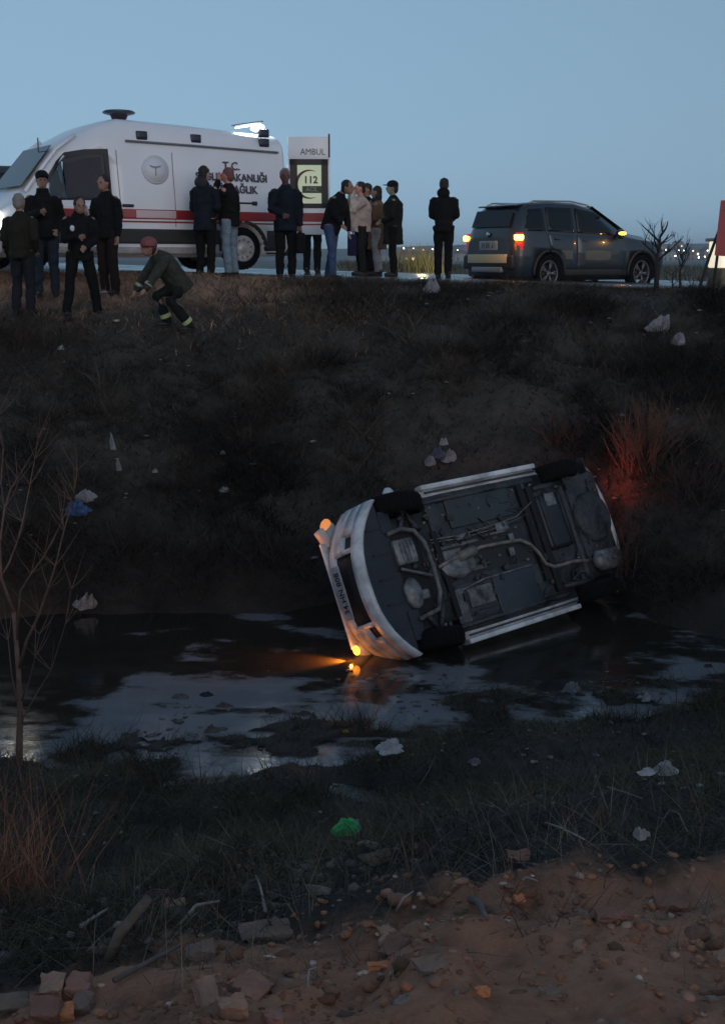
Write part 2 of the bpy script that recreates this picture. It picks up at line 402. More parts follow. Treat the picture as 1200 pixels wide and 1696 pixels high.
def surf_y(secs, x, z):
    """outer half width of the lofted side at x, z"""
    xs_ = [s[0] for s in secs]; order = sorted(range(len(secs)), key=lambda i: xs_[i])
    def at(i):
        pr = secs[i][1]; pr = [p for p in pr]
        best = None
        for (y0, z0), (y1, z1) in zip(pr, pr[1:]):
            if min(z0, z1) - 1e-6 <= z <= max(z0, z1) + 1e-6 and abs(z1-z0) > 1e-6:
                yy = y0 + (y1-y0)*(z-z0)/(z1-z0)
                if best is None or yy > best: best = yy
        return best if best is not None else (max(p[0] for p in pr if p[1] <= z+.2) if z > pr[0][1] else pr[1][0])
    X = [xs_[i] for i in order]
    if x <= X[0]: return at(order[0])
    if x >= X[-1]: return at(order[-1])
    for a, c in zip(order, order[1:]):
        if xs_[a] <= x <= xs_[c]:
            t = (x-xs_[a])/(xs_[c]-xs_[a]+1e-9); return at(a)*(1-t)+at(c)*t
def side_patch(secs, pts, m, name, parent, side=1, off=.006, sub=6, thick=.012):
    """a panel lying on the side of the loft; pts (x,z) outline, refined so that it follows the curve"""
    P = []
    for (x0, z0), (x1, z1) in zip(pts, pts[1:]+pts[:1]):
        for k in range(sub): t = k/sub; P.append((x0+(x1-x0)*t, z0+(z1-z0)*t))
    bm = bmesh.new(); vs = [bm.verts.new((x, 0, z)) for x, z in P]; f = bm.faces.new(vs)
    zs = [p[1] for p in P]; n = 5
    for k in range(1, n):
        z = min(zs) + (max(zs)-min(zs))*k/n
        bmesh.ops.bisect_plane(bm, geom=bm.verts[:]+bm.edges[:]+bm.faces[:], plane_co=(0,0,z), plane_no=(0,0,1))
    xs_ = [p[0] for p in P]
    for k in range(1, n):
        x = min(xs_) + (max(xs_)-min(xs_))*k/n
        bmesh.ops.bisect_plane(bm, geom=bm.verts[:]+bm.edges[:]+bm.faces[:], plane_co=(x,0,0), plane_no=(1,0,0))
    for v in bm.verts: v.co.y = side*(surf_y(secs, v.co.x, v.co.z) + off)
    bmesh.ops.solidify(bm, geom=bm.faces[:], thickness=thick*(1 if side > 0 else -1))
    bmesh.ops.recalc_face_normals(bm, faces=bm.faces)
    me = bpy.data.meshes.new(name); bm.to_mesh(me); bm.free(); me.materials.append(m)
    for p in me.polygons: p.use_smooth = True
    o = bpy.data.objects.new(name, me); COL.objects.link(o); o.parent = parent
    bevel(o, .002, 1); return o
def wheel(parent, x, y, r=.33, w=.2, rimr=.21, m=rim_m, side=1, style='alloy', rot=0, steer=0):
    M = Matrix.Translation((x, y, r)) @ Matrix.Rotation(R(steer), 4, 'Z') @ Matrix.Rotation(rot, 4, 'Y')
    t = MB(); pr = [(rimr, -w*.42), (rimr+.02, -w*.5), (r-.03, -w*.5), (r-.008, -w*.40), (r, -w*.25), (r, w*.25), (r-.008, w*.40), (r-.03, w*.5), (rimr+.02, w*.5), (rimr, w*.42)]
    t.lathe(pr, tyre_m, 32)
    for k in range(30):
        a = 2*math.pi*k/30
        t.box((math.cos(a)*(r-.001), 0, math.sin(a)*(r-.001)), (.012, w*.62, .03), tyre_m, rot=(0, -a, 0))
    wh = t.build('wheel', parent); wh.matrix_local = M
    b = MB(); s = side
    if style == 'alloy':
        b.lathe([(rimr+.004, s*w*.44), (rimr-.012, s*w*.46), (rimr-.018, s*w*.30), (rimr-.03, -s*w*.40)], m, 28)
        b.lathe([(.0, s*w*.40), (.05, s*w*.40), (.055, s*w*.30)], m, 16)
        for k in range(5):
            a = 2*math.pi*k/5
            for da in (-.13, .13):
                b.tube([(math.cos(a)*.04, s*w*.36, math.sin(a)*.04), (math.cos(a+da)*(rimr-.012), s*w*.40, math.sin(a+da)*(rimr-.012))], [.017, .013], m, 6)
        b.lathe([(.0, s*w*.08), (.13, s*w*.08), (.13, s*w*.04)], blackpl, 20)
    elif style == 'hub':
        b.lathe([(0, s*w*.50), (.05, s*w*.50), (.07, s*w*.45), (.14, s*w*.46), (rimr-.01, s*w*.52), (rimr+.006, s*w*.48), (rimr+.006, s*w*.40), (rimr, -s*w*.4)], m, 28)
        for k in range(10):
            a = 2*math.pi*k/10; b.box((math.cos(a)*.155, s*w*.475, math.sin(a)*.155), (.035, .012, .02), blackpl, rot=(0, -a, 0))
    else:                                                   # inner side of a steel wheel
        b.lathe([(rimr+.004, -s*w*.44), (rimr-.01, -s*w*.46), (rimr-.03, -s*w*.1), (rimr-.05, s*w*.2), (.08, s*w*.25), (.08, s*w*.05), (0, s*w*.05)], m, 24)
        b.lathe([(rimr+.004, s*w*.44), (rimr-.012, s*w*.46), (rimr-.03, s*w*.3), (0, s*w*.3)], m, 24)
    b.build('rim', wh); return wh

# ------------------------------------------------------------------ the overturned hatchback
CR = Matrix(((-.7489,-.2972,-.5923),(-.6624,.3084,.6827),(-.0203,.9036,-.4278)))
CT = Vector((1.607, 12.312, .781))
wpaint = mat('dusty_white_paint', (.76,.78,.83), .42, col2=(.36,.36,.38), vscale=3.2, coat=.2, bump=.12, bscale=14)
under_m = mat('underbody_coating', (.050,.056,.066), .55, col2=(.009,.010,.012), vscale=4.2, bump=.9, bscale=18, rvar=.15)
under2 = mat('underbody_mud', (.20,.20,.205), .75, col2=(.03,.03,.03), vscale=6, bump=.6, bscale=22)
tray_m = mat('navy_undertray', (.016,.018,.030), .5, col2=(.008,.009,.014), vscale=4, bump=.2)
pale_m = mat('dirty_alloy', (.25,.25,.26), .5, .3, var=.7, vscale=9, bump=.4)
exh_m = mat('rusty_exhaust', (.27,.24,.215), .5, .2, var=.55, vscale=9, bump=.3)
amber_lit = mat('lit_amber_lens', (.8,.25,.03), .3, emit=(1,.30,.03), estr=5)
amber_soft = mat('glowing_amber_lens', (.8,.35,.12), .3, emit=(1,.30,.06), estr=.55)
red_lens = mat('red_lens', (.35,.01,.008), .2, emit=(1,.04,.02), estr=.5)
car = thing('overturned_car', 'white hatchback lying on its side in the stream with its dark underbody facing out', 'car', CT)
car.rotation_euler = CR.to_euler()
def csec(x, zb, zs, belt, top, w, wt): # half profile
    return (x, [(0, zb), (w-.12, zb), (w-.02, zb+.06), (w, zs), (w-.005, (zs+belt)/2), (w-.03, belt), (wt+.05, top-.07), (wt-.08, top-.005), (0, top)])
CS = [csec(-1.90, .34, .50, .80, .95, .62, .50), csec(-1.84, .24, .45, .88, 1.12, .74, .52), csec(-1.70, .21, .42, .93, 1.32, .80, .56),
      csec(-1.3, .20, .40, .95, 1.43, .83, .60), csec(-.5, .20, .40, .94, 1.47, .84, .62), csec(.25, .20, .40, .91, 1.44, .84, .61),
      csec(.65, .20, .40, .89, 1.25, .84, .60), csec(1.02, .20, .40, .87, .98, .83, .66), csec(1.45, .20, .40, .80, .88, .81, .60),
      csec(1.66, .21, .40, .72, .79, .72, .54), csec(1.80, .24, .40, .62, .68, .54, .40)]
b = MB(); loft(CS, lambda i, k: (under_m if k < 1 else wpaint), b); body = weld(b.build('body', car))
arch = []
for x in (-1.23, 1.23):
    c_ = MB(); c_.lathe([(0, -1.2), (.355, -1.2), (.355, 1.2), (0, 1.2)], under_m, 32, M=Matrix.Translation((x, 0, .31)))
    arch.append(c_)
# wheel housings only reach in 0.30 m from each side
arch = []
for x in (-1.23, 1.23):
    for s in (-1, 1):
        c_ = MB(); c_.lathe([(0, -.17), (.355, -.17), (.355, .17), (0, .17)], under_m, 32, M=Matrix.Translation((x, s*.74, .31))); arch.append(c_)
cut(body, arch)
side_patch(CS, [(-1.25,1.0),(-.45,1.0),(-.45,1.38),(-1.15,1.34)], glass_d, 'window', car, 1); side_patch(CS, [(-1.25,1.0),(-.45,1.0),(-.45,1.38),(-1.15,1.34)], glass_d, 'window', car, -1)
side_patch(CS, [(-.38,.98),(.80,.94),(.30,1.34),(-.38,1.38)], glass_d, 'window', car, 1); side_patch(CS, [(-.38,.98),(.80,.94),(.30,1.34),(-.38,1.38)], glass_d, 'window', car, -1)
b = MB(); b.poly([(1.00,.60,.985),(1.00,-.60,.985),(.33,-.54,1.425),(.33,.54,1.425)], .01, glass_d, M=Matrix.Translation((.02,0,.022))); b.build('windscreen', car)
b = MB(); b.poly([(-1.885,-.48,1.0),(-1.885,.48,1.0),(-1.72,.50,1.28),(-1.72,-.50,1.28)][::-1], .01, glass_d, M=Matrix.Translation((-.03,0,.01))); b.build('rear_window', car)
for s in (1, -1):                                          # sills: the pale strips along both edges
    b = MB(); b.box((0, s*.815, .235), (1.76, .055, .11), wpaint, bev=.015); b.build('sill', car)
    b = MB(); b.box((0, s*.755, .185), (1.70, .02, .03), under_m)
    b.build('sill_seam', car)
    b = MB(); M = Matrix.Translation((.62, s*.93, .98)); b.ell((0,0,0), (.07,.10,.07), wpaint, M=M, n=10, k=6); b.box((0, -s*.07, -.02), (.03,.10,.03), blackpl, M=M); b.build('mirror', car)
# front bumper: lip, openings, grille, plate
def arc(x0, xc, y, p=2.2): return x0 + (xc-x0)*(1-abs(y)**p)
def bstrip(z0, z1, dx, m, y0=-1, y1=1, n=16, th=.03, wy=.80, tuck=0):
    b_ = MB(); ys_ = [y0+(y1-y0)*i/n for i in range(n+1)]; vs = []
    for y in ys_:
        xx = arc(1.60, 1.965, y, 2.6)
        vs += [(xx+dx-tuck, y*wy, z0), (xx+dx, y*wy, (z0+z1)/2), (xx+dx, y*wy, z1), (xx+dx-th, y*wy*.985, z1), (xx+dx-th, y*wy*.985, z0)]
    fs = []
    for i in range(n):
        for k in range(5): fs.append((i*5+k, i*5+(k+1)%5, (i+1)*5+(k+1)%5, (i+1)*5+k))
    fs += [(0,1,2,3,4), (n*5+4,n*5+3,n*5+2,n*5+1,n*5)]
    b_.add(vs, fs, m, True); return b_
fb = bstrip(.18, .305, .0, wpaint, th=.07, tuck=.035)
fb2 = bstrip(.46, .60, -.02, wpaint, y0=.44, y1=1, th=.05, n=8); fb3 = bstrip(.46, .60, -.02, wpaint, y0=-1, y1=-.44, th=.05, n=8)
fb4 = bstrip(.31, .48, -.015, wpaint, y0=.66, y1=1, th=.05, n=4); fb5 = bstrip(.31, .48, -.015, wpaint, y0=-1, y1=-.66, th=.05, n=4)
fb6 = bstrip(.31, .48, -.01, wpaint, y0=.44, y1=.50, th=.05, n=2); fb7 = bstrip(.31, .48, -.01, wpaint, y0=-.50, y1=-.44, th=.05, n=2)
for q in (fb2, fb3, fb4, fb5, fb6, fb7): fb.add(q.v, q.f, wpaint, True)
bump_o = weld(fb.build('front_bumper', car)); bump_o['label'] = 'white front bumper with long lower lip'
g_ = bstrip(.30, .62, -.05, mat('black_grille', (.010,.011,.018), .5), th=.03); go = g_.build('lower_grille', car)
b = MB()
for k in range(4): 
    q = bstrip(.31+.04*k, .322+.04*k, -.045, blackpl, y0=-.44, y1=.44, th=.02, n=6); b.add(q.v, q.f, blackpl)
b.build('grille_bars', go)
up = bstrip(.60, .70, -.03, wpaint, th=.10, tuck=-.02, y0=-1, y1=1, wy=.79); up.build('bumper_beam', car)
plate_w = mat('plate_white', (.40,.41,.45), .4, var=.4, vscale=14); ink = mat('plate_ink', (.01,.01,.015), .5)
b = MB(); b.box((0,0,0), (.012, .54, .115), plate_w, bev=.004); pl = b.build('licence_plate', car); pl.location = (1.975, 0, .545)
Mt = Matrix(((0,0,1,.0075),(1,0,0,0),(0,1,0,0),(0,0,0,1)))
text_mesh('34 HN 808', .10, ink, 'plate_text', pl, Mt, .001, squeeze=.92, bold=.002)
# headlights and hood edge
for s in (1, -1):
    b = MB(); M = Matrix.Translation((1.72, s*.60, .80)) @ Matrix.Rotation(s*R(28), 4, 'Z')
    b.ell((0,0,0), (.09, .17, .07), mat('headlight_lens', (.35,.33,.32), .12, coat=.5), M=M); hl = b.build('headlight', car)
    b = MB(); b.ell((.05, s*.10, .01), (.065, .095, .055), amber_soft if s > 0 else amber_soft, M=M); b.build('turn_signal', hl)
    pass
b = MB(); b.ell((0,0,0), (.03, .05, .04), amber_lit); sg = b.build('side_indicator', car); sg.location = (1.93, -.565, .655); sg['label'] = 'lit amber indicator just above the water'
b = MB(); b.box((1.74, 0, .79), (.34, 1.10, .03), wpaint, bev=.01, rot=(0, R(14), 0)); b.build('bonnet_edge', car)
b = MB(); b.box((1.82, .60, .77), (.10, .20, .08), mat('torn_fender', (.62,.50,.46), .5), bev=.02, rot=(0, .2, -.4)); b.build('broken_headlight_housing', car)
# underbody -------------------------------------------------------
def upart(name, fn, parent=car):
    b_ = MB(); fn(b_); return b_.build(name, parent)
def tray(b_):
    vs = []
    for i in range(13):
        y = -1 + 2*i/12; xx = arc(1.58, 1.93, y, 2.6)
        vs += [(xx, y*.76, .190), (max(1.50 if abs(y) < .62 else 1.57, 0), y*.74, .178)]
    fs = [(2*i, 2*i+1, 2*i+3, 2*i+2) for i in range(12)]; b_.add(vs, fs, tray_m)
    # bowed plate with stiffening ribs
    for k in range(5): b_.box((1.66, -.5+.25*k, .176), (.22, .014, .012), tray_m)
    b_.box((1.50, .55, .176), (.14, .22, .018), tray_m, bev=.005); b_.box((1.50, -.5, .176), (.14, .3, .018), tray_m, bev=.005)
upart('undertray', tray)
# engine bay opening: its shade painted as a near-black plate, the sump and gearbox showing
def bay(b_):
    b_.box((1.36, .0, .195), (.44, .92, .012), mat('engine_bay_shade', (.006,.006,.007), .8))
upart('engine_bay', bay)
def sump(b_):
    b_.box((1.38, .22, .165), (.26, .26, .07), pale_m, bev=.025); b_.box((1.30, .20, .15), (.10, .16, .05), pale_m, bev=.02)
    for k in range(4): b_.box((1.29+.05*k, .22, .127), (.012, .20, .012), pale_m)
upart('engine_sump', sump)
upart('gearbox', lambda b_: (b_.ell((1.42, -.20, .17), (.12, .16, .05), pale_m, noise=.12, seed=2), b_.box((1.30, -.24, .16), (.12, .10, .05), pale_m, bev=.02)))
upart('front_subframe', lambda b_: (b_.tube([(1.53,.42,.165),(1.36,.45,.15),(1.20,.40,.14),(1.10,.26,.15),(1.08,0,.15),(1.10,-.26,.15),(1.20,-.42,.14),(1.45,-.46,.16)], .024, under2, 8),
      b_.tube([(1.50,.06,.15),(1.13,-.08,.15)], .018, pale_m, 6)))
for s in (1, -1):
    upart('suspension_arm', lambda b_: (b_.tube([(1.12,s*.38,.15),(1.20,s*.62,.19)], [.035,.022], under_m, 6), b_.tube([(1.36,s*.42,.16),(1.22,s*.62,.19)], [.03,.022], under_m, 6), b_.ell((1.22,s*.63,.2),(.05,.04,.05),under_m)))
    upart('drive_shaft', lambda b_: (b_.tube([(1.30,s*.16,.20),(1.24,s*.60,.26)], .02, under_m, 8), b_.tube([(1.25,s*.50,.25),(1.24,s*.60,.26)], [.045,.03], blackpl, 8)))
def floorpan(b_):
    for s in (1, -1):
        b_.box((.22, s*.47, .19), (1.28, .46, .022), under_m, bev=.008)
        b_.box((.85, s*.46, .183), (.16, .36, .03), under2 if s < 0 else under_m, bev=.01)
        for k, yy in enumerate((.34, .44, .54)): b_.tube([(-.32, s*yy, .178), (.62, s*yy, .178)], .011, under_m, 6)
        b_.tube([(-.72, s*.655, .17), (.95, s*.655, .17)], .03, under_m, 6)                    # box member
        for k in range(3): b_.lathe([(0,.0),(.045,.0),(.05,.012)], under2, 14, M=Matrix.Translation((.62-.42*k, s*.40, .183)) @ Matrix.Rotation(-math.pi/2, 4, 'X'))
upart('floor_panel', floorpan)
upart('floor_cover', lambda b_: (b_.box((.02, -.47, .166), (.62, .44, .02), mat('plastic_cover', (.030,.036,.048), .42, var=.4, vscale=4), bev=.012), b_.box((.55,-.40,.168), (.36,.20,.02), under2, bev=.01),
      b_.tube([(.80,-.30,.16),(.45,-.25,.16),(.1,-.245,.162),(-.3,-.24,.16)], .012, under2, 6)))
upart('floor_cover', lambda b_: (b_.box((.18, .50, .168), (.95, .34, .016), mat('plastic_cover_green', (.032,.040,.046), .45, var=.4, vscale=4), bev=.012),))
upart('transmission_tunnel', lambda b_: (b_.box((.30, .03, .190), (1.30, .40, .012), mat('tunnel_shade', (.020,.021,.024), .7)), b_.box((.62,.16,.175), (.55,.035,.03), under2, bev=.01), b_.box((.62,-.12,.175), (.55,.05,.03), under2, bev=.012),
      b_.box((.08, .185, .17), (.36,.02,.02), under2), b_.box((-.05,.235,.165),(.20,.09,.02), pale_m, bev=.01), b_.box((.55,.225,.165),(.22,.05,.02), pale_m, bev=.01)))
upart('heat_shield', lambda b_: (b_.box((.80, .0, .178), (.34, .26, .03), under2, bev=.015), b_.ell((.72, -.05, .17), (.26, .13, .035), pale_m, noise=.15, seed=5)))
upart('exhaust_pipe', lambda b_: (b_.tube([(1.02,-.02,.15),(.80,.03,.145),(.36,.075,.14),(0,.06,.14),(-.22,.045,.14),(-.36,-.03,.14),(-.44,-.14,.14),(-.50,-.27,.145),(-.62,-.33,.15),(-.96,-.33,.16),(-1.2,-.36,.17)], .021, exh_m, 10), b_.tube([(.72,.03,.14),(.48,.06,.138)], .055, exh_m, 12)))
upart('exhaust_silencer', lambda b_: (b_.tube([(-1.30,-.40,.17),(-1.36,-.40,.16),(-1.70,-.41,.16),(-1.76,-.41,.17)], [(.05,.05),(.12,.075),(.12,.075),(.05,.05)], pale_m, 16), b_.tube([(-1.76,-.42,.17),(-1.93,-.44,.19)], .026, exh_m, 10)))
upart('exhaust_hanger', lambda b_: (b_.box((-.12, .09, .15), (.07,.10,.02), pale_m, bev=.006), b_.box((-.06,-.05,.15), (.08,.09,.02), pale_m, bev=.006)))
upart('fuel_tank', lambda b_: (b_.box((-.86, .16, .165), (.42, .62, .10), tray_m, bev=.05), b_.box((-.86,.40,.112),(.16,.14,.012), pale_m, bev=.004), b_.tube([(-.70,.46,.11),(-.70,-.12,.11)], .014, under_m, 6), b_.tube([(-1.0,.46,.11),(-1.0,-.12,.11)], .014, under_m, 6)))
upart('rear_axle', lambda b_: (b_.tube([(-1.23,.62,.26),(-1.16,.5,.2),(-1.16,-.5,.2),(-1.23,-.62,.26)], .045, under_m, 8), b_.tube([(-.72,.56,.2),(-1.23,.58,.22)], .035, under_m, 8), b_.tube([(-.72,-.56,.2),(-1.23,-.58,.22)], .035, under_m, 8)))
upart('spare_wheel_well', lambda b_: b_.lathe([(0,-.06),(.25,-.055),(.29,-.03),(.30,.02)], under_m, 28, M=Matrix.Translation((-1.52, .10, .18)) @ Matrix.Rotation(math.pi/2, 4, 'X')))
upart('rear_valance', lambda b_: (b_.box((-1.52, .12, .195), (.54, 1.0, .02), under_m, bev=.008), b_.tube([(-1.30,.30,.17),(-1.36,.05,.17),(-1.34,-.18,.17)], .012, pale_m, 6)))
upart('brake_pipe', lambda b_: (b_.tube([(1.0,.27,.165),(.6,.25,.16),(.1,.27,.16),(-.3,.30,.16),(-.6,.42,.15)], .008, pale_m, 6), b_.tube([(1.0,.24,.165),(.5,.215,.16),(.0,.235,.16),(-.5,.30,.16)], .006, pale_m, 5)))
def rb(b_):
    n = 14; vs = []
    for i in range(n+1):
        y = -1+2*i/n; xx = -(arc(1.62, 1.93, y, 3))
        vs += [(xx+.03, y*.80, .22), (xx, y*.80, .27), (xx-.01, y*.80, .55), (xx+.05, y*.79, .56), (xx+.09, y*.78, .23)]
    fs = [(i*5+k, (i+1)*5+k, (i+1)*5+(k+1)%5, i*5+(k+1)%5) for i in range(n) for k in range(5)] + [(0,1,2,3,4), (n*5+4,n*5+3,n*5+2,n*5+1,n*5)]
    b_.add(vs, fs, wpaint, True)
upart('rear_bumper', rb)
upart('tow_eye', lambda b_: b_.lathe([(.02,-.008),(.035,-.008),(.035,.008),(.02,.008),(.02,-.008)], pale_m, 12, M=Matrix.Translation((-1.86,.55,.24))))
for s in (1, -1):
    upart('tail_light', lambda b_: b_.box((-1.83, s*.68, .82), (.09, .15, .28), red_lens, bev=.03, rot=(0,0,s*.4)))
    upart('mud_flap', lambda b_: b_.box((-1.60, s*.70, .18), (.015, .18, .16), blackpl, bev=.004))
def fittings(b_):
    r = random.Random(12)
    for k in range(70):
        x, y = r.uniform(-1.7, 1.35), r.uniform(-.62, .62)
        if r.random() < .5: b_.box((x, y, .168), (r.uniform(.02,.10), r.uniform(.02,.07), r.uniform(.015,.05)), r.choice((under_m, under_m, blackpl, blackpl)), rot=(0, 0, r.uniform(0, 3)))
        else: b_.lathe([(0,-.012),(.014,-.012),(.016,.0),(.016,.02)], r.choice((under2, blackpl, pale_m)), 8, M=Matrix.Translation((x, y, .168)) @ Matrix.Rotation(math.pi/2, 4, 'X'))
    for k in range(14):
        x, y = r.uniform(-1.6, 1.2), r.uniform(-.6, .6); p = [(x, y, .165)]
        for _ in range(5): x += r.uniform(-.16, .16); y += r.uniform(-.09, .09); p.append((x, max(-.64, min(.64, y)), .155 + r.uniform(-.01, .015)))
        b_.tube(p, r.uniform(.005, .011), r.choice((blackpl, under_m, under2)), 5)
    for k in range(90):
        x, y = r.uniform(-1.75, 1.5), r.gauss(0, .45)
        if abs(y) < .68: b_.ell((x, y, .178), (r.uniform(.01,.06), r.uniform(.01,.04), r.uniform(.006,.016)), r.choice((under_m, under_m, mudc)), n=6, k=4, noise=.5, seed=k)
mudc = mat('caked_mud', (.10,.075,.06), .95, var=.5, vscale=20, bump=.5)
upart('underbody_fittings', fittings)['kind'] = 'stuff'
upart('floor_shade_bars', lambda b_: (b_.box((-.62, 0, .17), (.09, 1.2, .05), mat('recess_shade', (.006,.006,.008), .8), bev=.012), b_.box((-.50, .1, .172), (.10, 1.1, .03), MATS['recess_shade'])))  # near-black bars paint the shade of the floor recesses
upart('wheel_well_shadow_panel', lambda b_: b_.box((.93, -.10, .172), (.07, .9, .03), MATS['recess_shade'], bev=.008)).name = 'front_shade_panel'  # shade behind the front wheels, painted as a near-black panel
st = mat('dark_steel_wheel', (.012,.012,.013), .6, .3, var=.4)
wheel(car, 1.23, .70, .30, .19, .19, st, 1, 'steel', steer=7); wheel(car, 1.23, -.70, .30, .19, .19, st, -1, 'steel', steer=7)
wheel(car, -1.23, .70, .30, .19, .19, st, 1, 'steel'); wheel(car, -1.23, -.70, .30, .19, .19, st, -1, 'steel')
for s in (1, -1):
    pass
# the car's own lamps: amber over the water, red into the weeds behind
def lamp(name, parent, loc, e, col, r=.04, typ='POINT', to=None, spot=90, blend=.8):
    l = bpy.data.lights.new(name, typ); o = bpy.data.objects.new(name, l); COL.objects.link(o); l.energy = e; l.color = col; l.shadow_soft_size = r
    o.parent = parent; o.location = loc
    if typ == 'SPOT': l.spot_size = R(spot); l.spot_blend = blend
    if to is not None: o.rotation_euler = (Vector(to)-Vector(loc)).to_track_quat('-Z', 'Y').to_euler()
    return o
def wl(v): return CR @ Vector(v) + CT
_ap = wl((1.985, -.60, .69)); lamp('amber_lamp', None, _ap, 2.5, (1, .28, .03), .012)
lamp('amber_beam', None, _ap, 190, (1, .26, .02), .012, 'SPOT', _ap + Vector((-1.0, -.05, -.16)), 75, .9)
lamp('amber_lamp', None, wl((2.02, .58, .84)), .8, (1, .32, .08), .012)
_tp = wl((-1.96, .74, .86)); _bt = Vector(ground_at(1065, 800)); lamp('tail_beam', None, _tp, 48, (1, .13, .055), .02, 'SPOT', _bt + Vector((.1, 0, .25)), 78, 1.0)
lamp('tail_lamp', None, wl((-2.0, .70, .98)), 4, (1, .10, .05), .02)
# ------------------------------------------------------------------ ambulance on the road
AMW = mat('ambulance_white', (.80,.83,.90), .30, var=.06, vscale=1.2, coat=.3)
am_red = mat('ambulance_red', (.30,.02,.028), .4); am_ink = mat('ambulance_lettering', (.055,.05,.09), .5); am_red_t = mat('red_lettering', (.40,.05,.08), .5)
cab_int = mat('cab_interior', (.035,.025,.028), .8)
teal_glass = mat('clear_side_glass', (.75,.88,.90), .03, trans=1.0)
AYAW = math.atan2(-.559, -.829)
fwd = Vector((-.829, -.559)); lft = Vector((.559, -.829))
wp = Vector((-2.07, 21.6)); L_AM = 6.0; WX = -1.9        # rear wheel x in local frame
ac = wp - lft*1.03 - fwd*WX
AMZ = float(road_z(ac.x)) + .03
amb = thing('ambulance', 'white ambulance with red side stripe and one rear door swung open', 'ambulance', (ac.x, ac.y, AMZ), AYAW)
# local x: rear end at WX-.9 = -2.8, front at +3.2
def asec(x, zb, belt, top, w, wt, shoulder=None):
    sh = shoulder if shoulder else top-.22
    return (x, [(0, zb), (w-.10, zb), (w, zb+.08), (w, (zb+belt)/2), (w, belt), (w-(w-wt)*.45, (belt+sh)/2), (wt+.04, sh), (wt-.02, top-.08), (wt-.20, top), (0, top+.02)])
AS = [asec(-2.80, .42, 1.25, 2.36, 1.00, .86, 2.14), asec(-2.72, .36, 1.25, 2.44, 1.03, .89, 2.18), asec(-1.0, .34, 1.25, 2.52, 1.03, .90, 2.22), asec(.25, .34, 1.25, 2.56, 1.03, .88, 2.24),
      asec(.62, .34, 1.25, 2.45, 1.03, .85, 2.15), asec(.95, .34, 1.25, 2.28, 1.03, .82, 2.0), asec(1.35, .34, 1.22, 2.08, 1.03, .80, 1.86), asec(1.72, .34, 1.18, 1.80, 1.02, .80, 1.62),
      asec(2.10, .34, 1.12, 1.46, 1.0, .80, 1.36), asec(2.35, .34, 1.04, 1.28, .99, .78, 1.2), asec(2.8, .34, .92, 1.12, .95, .72, 1.05), asec(3.08, .38, .82, .98, .88, .62, .92), asec(3.16, .5, .74, .86, .8, .55, .82)]
b = MB(); loft(AS, lambda i, k: AMW, b); ab = weld(b.build('body', amb), .001)
cuts = []
for x, rr in ((WX, .42), (WX+4.15, .42)):
    for s in (1, -1):
        c_ = MB(); c_.lathe([(0, -.2), (rr, -.2), (rr, .2), (0, .2)], blackpl, 32, M=Matrix.Translation((x, s*.95, .49)) @ Matrix.Diagonal((1.49 if x > 1 else 1, 1, 1, 1))); cuts.append(c_)
# cab side-window opening runs right through, so that the sky shows through the front corner
def prism_cut(pts):
    c_ = MB(); n = len(pts); vs = [(x, -1.3, z) for x, z in pts] + [(x, 1.3, z) for x, z in pts]
    c_.add(vs, [tuple(range(n))[::-1], tuple(range(n, 2*n))] + [(i, (i+1)%n, n+(i+1)%n, n+i) for i in range(n)], cab_int); return c_
cuts.append(prism_cut([(.56,1.24),(1.98,1.22),(1.72,1.45),(1.42,1.78),(1.2,1.92),(.9,1.98),(.56,2.0)]))
rc = MB(); rc.box((-2.9, 0, 1.35), (1.2, 1.60, 1.62), AMW); cuts.append(rc)       # rear loading opening
cut(ab, cuts)
for p in ab.data.polygons: p.use_smooth = True
b = MB(); b.box((.40, 0, 1.45), (.06, 1.7, 1.5), cab_int)                                       # bulkhead
for s in (1, -1): b.box((.88, s*.45, 1.35), (.16, .5, .75), cab_int, bev=.05); b.box((.86, s*.45, 1.78), (.10, .26, .2), cab_int, bev=.04)
b.build('cab_seats', amb)
b = MB(); b.box((-2.25, .0, 1.2), (.05, 1.58, 1.6), mat('cabin_lining', (.45,.5,.45), .5)); b.box((-2.5,-.45,.80),(.5,.5,.10), mat('stretcher_orange', (.5,.2,.04), .5), bev=.03); b.build('patient_cabin', amb)
side_patch(AS, [(.72,1.18),(2.08,1.16),(1.75,1.50),(1.45,1.83),(1.2,1.99),(.72,2.03)], mat('window_rubber', (.015,.015,.018), .5), 'window_frame', amb, 1, off=-.004, thick=.01).hide_render = False
# a frame must be a ring: rebuild it as a band round the opening
bpy.data.objects.remove(bpy.data.objects['window_frame'])
def ring_side(secs, inner, outer, m, name, parent, side, off=.008):
    b_ = MB(); n = len(inner)
    vi = [(x, side*(surf_y(secs, x, z)+off), z) for x, z in inner]; vo = [(x, side*(surf_y(secs, x, z)+off), z) for x, z in outer]
    vb = [(x, y-side*.02, z) for x, y, z in vi]; vc = [(x, y-side*.02, z) for x, y, z in vo]
    b_.add(vi+vo+vb+vc, [(i, (i+1)%n, n+(i+1)%n, n+i) for i in range(n)] + [(n+i, n+(i+1)%n, 3*n+(i+1)%n, 3*n+i) for i in range(n)] + [((i+1)%n, i, 2*n+i, 2*n+(i+1)%n) for i in range(n)], m)
    return b_.build(name, parent)
inn = [(.58,1.27),(1.94,1.24),(1.70,1.45),(1.41,1.76),(1.2,1.90),(.9,1.96),(.58,1.98)]; out = [(.50,1.20),(2.06,1.17),(1.76,1.50),(1.45,1.83),(1.2,1.98),(.88,2.04),(.50,2.06)]
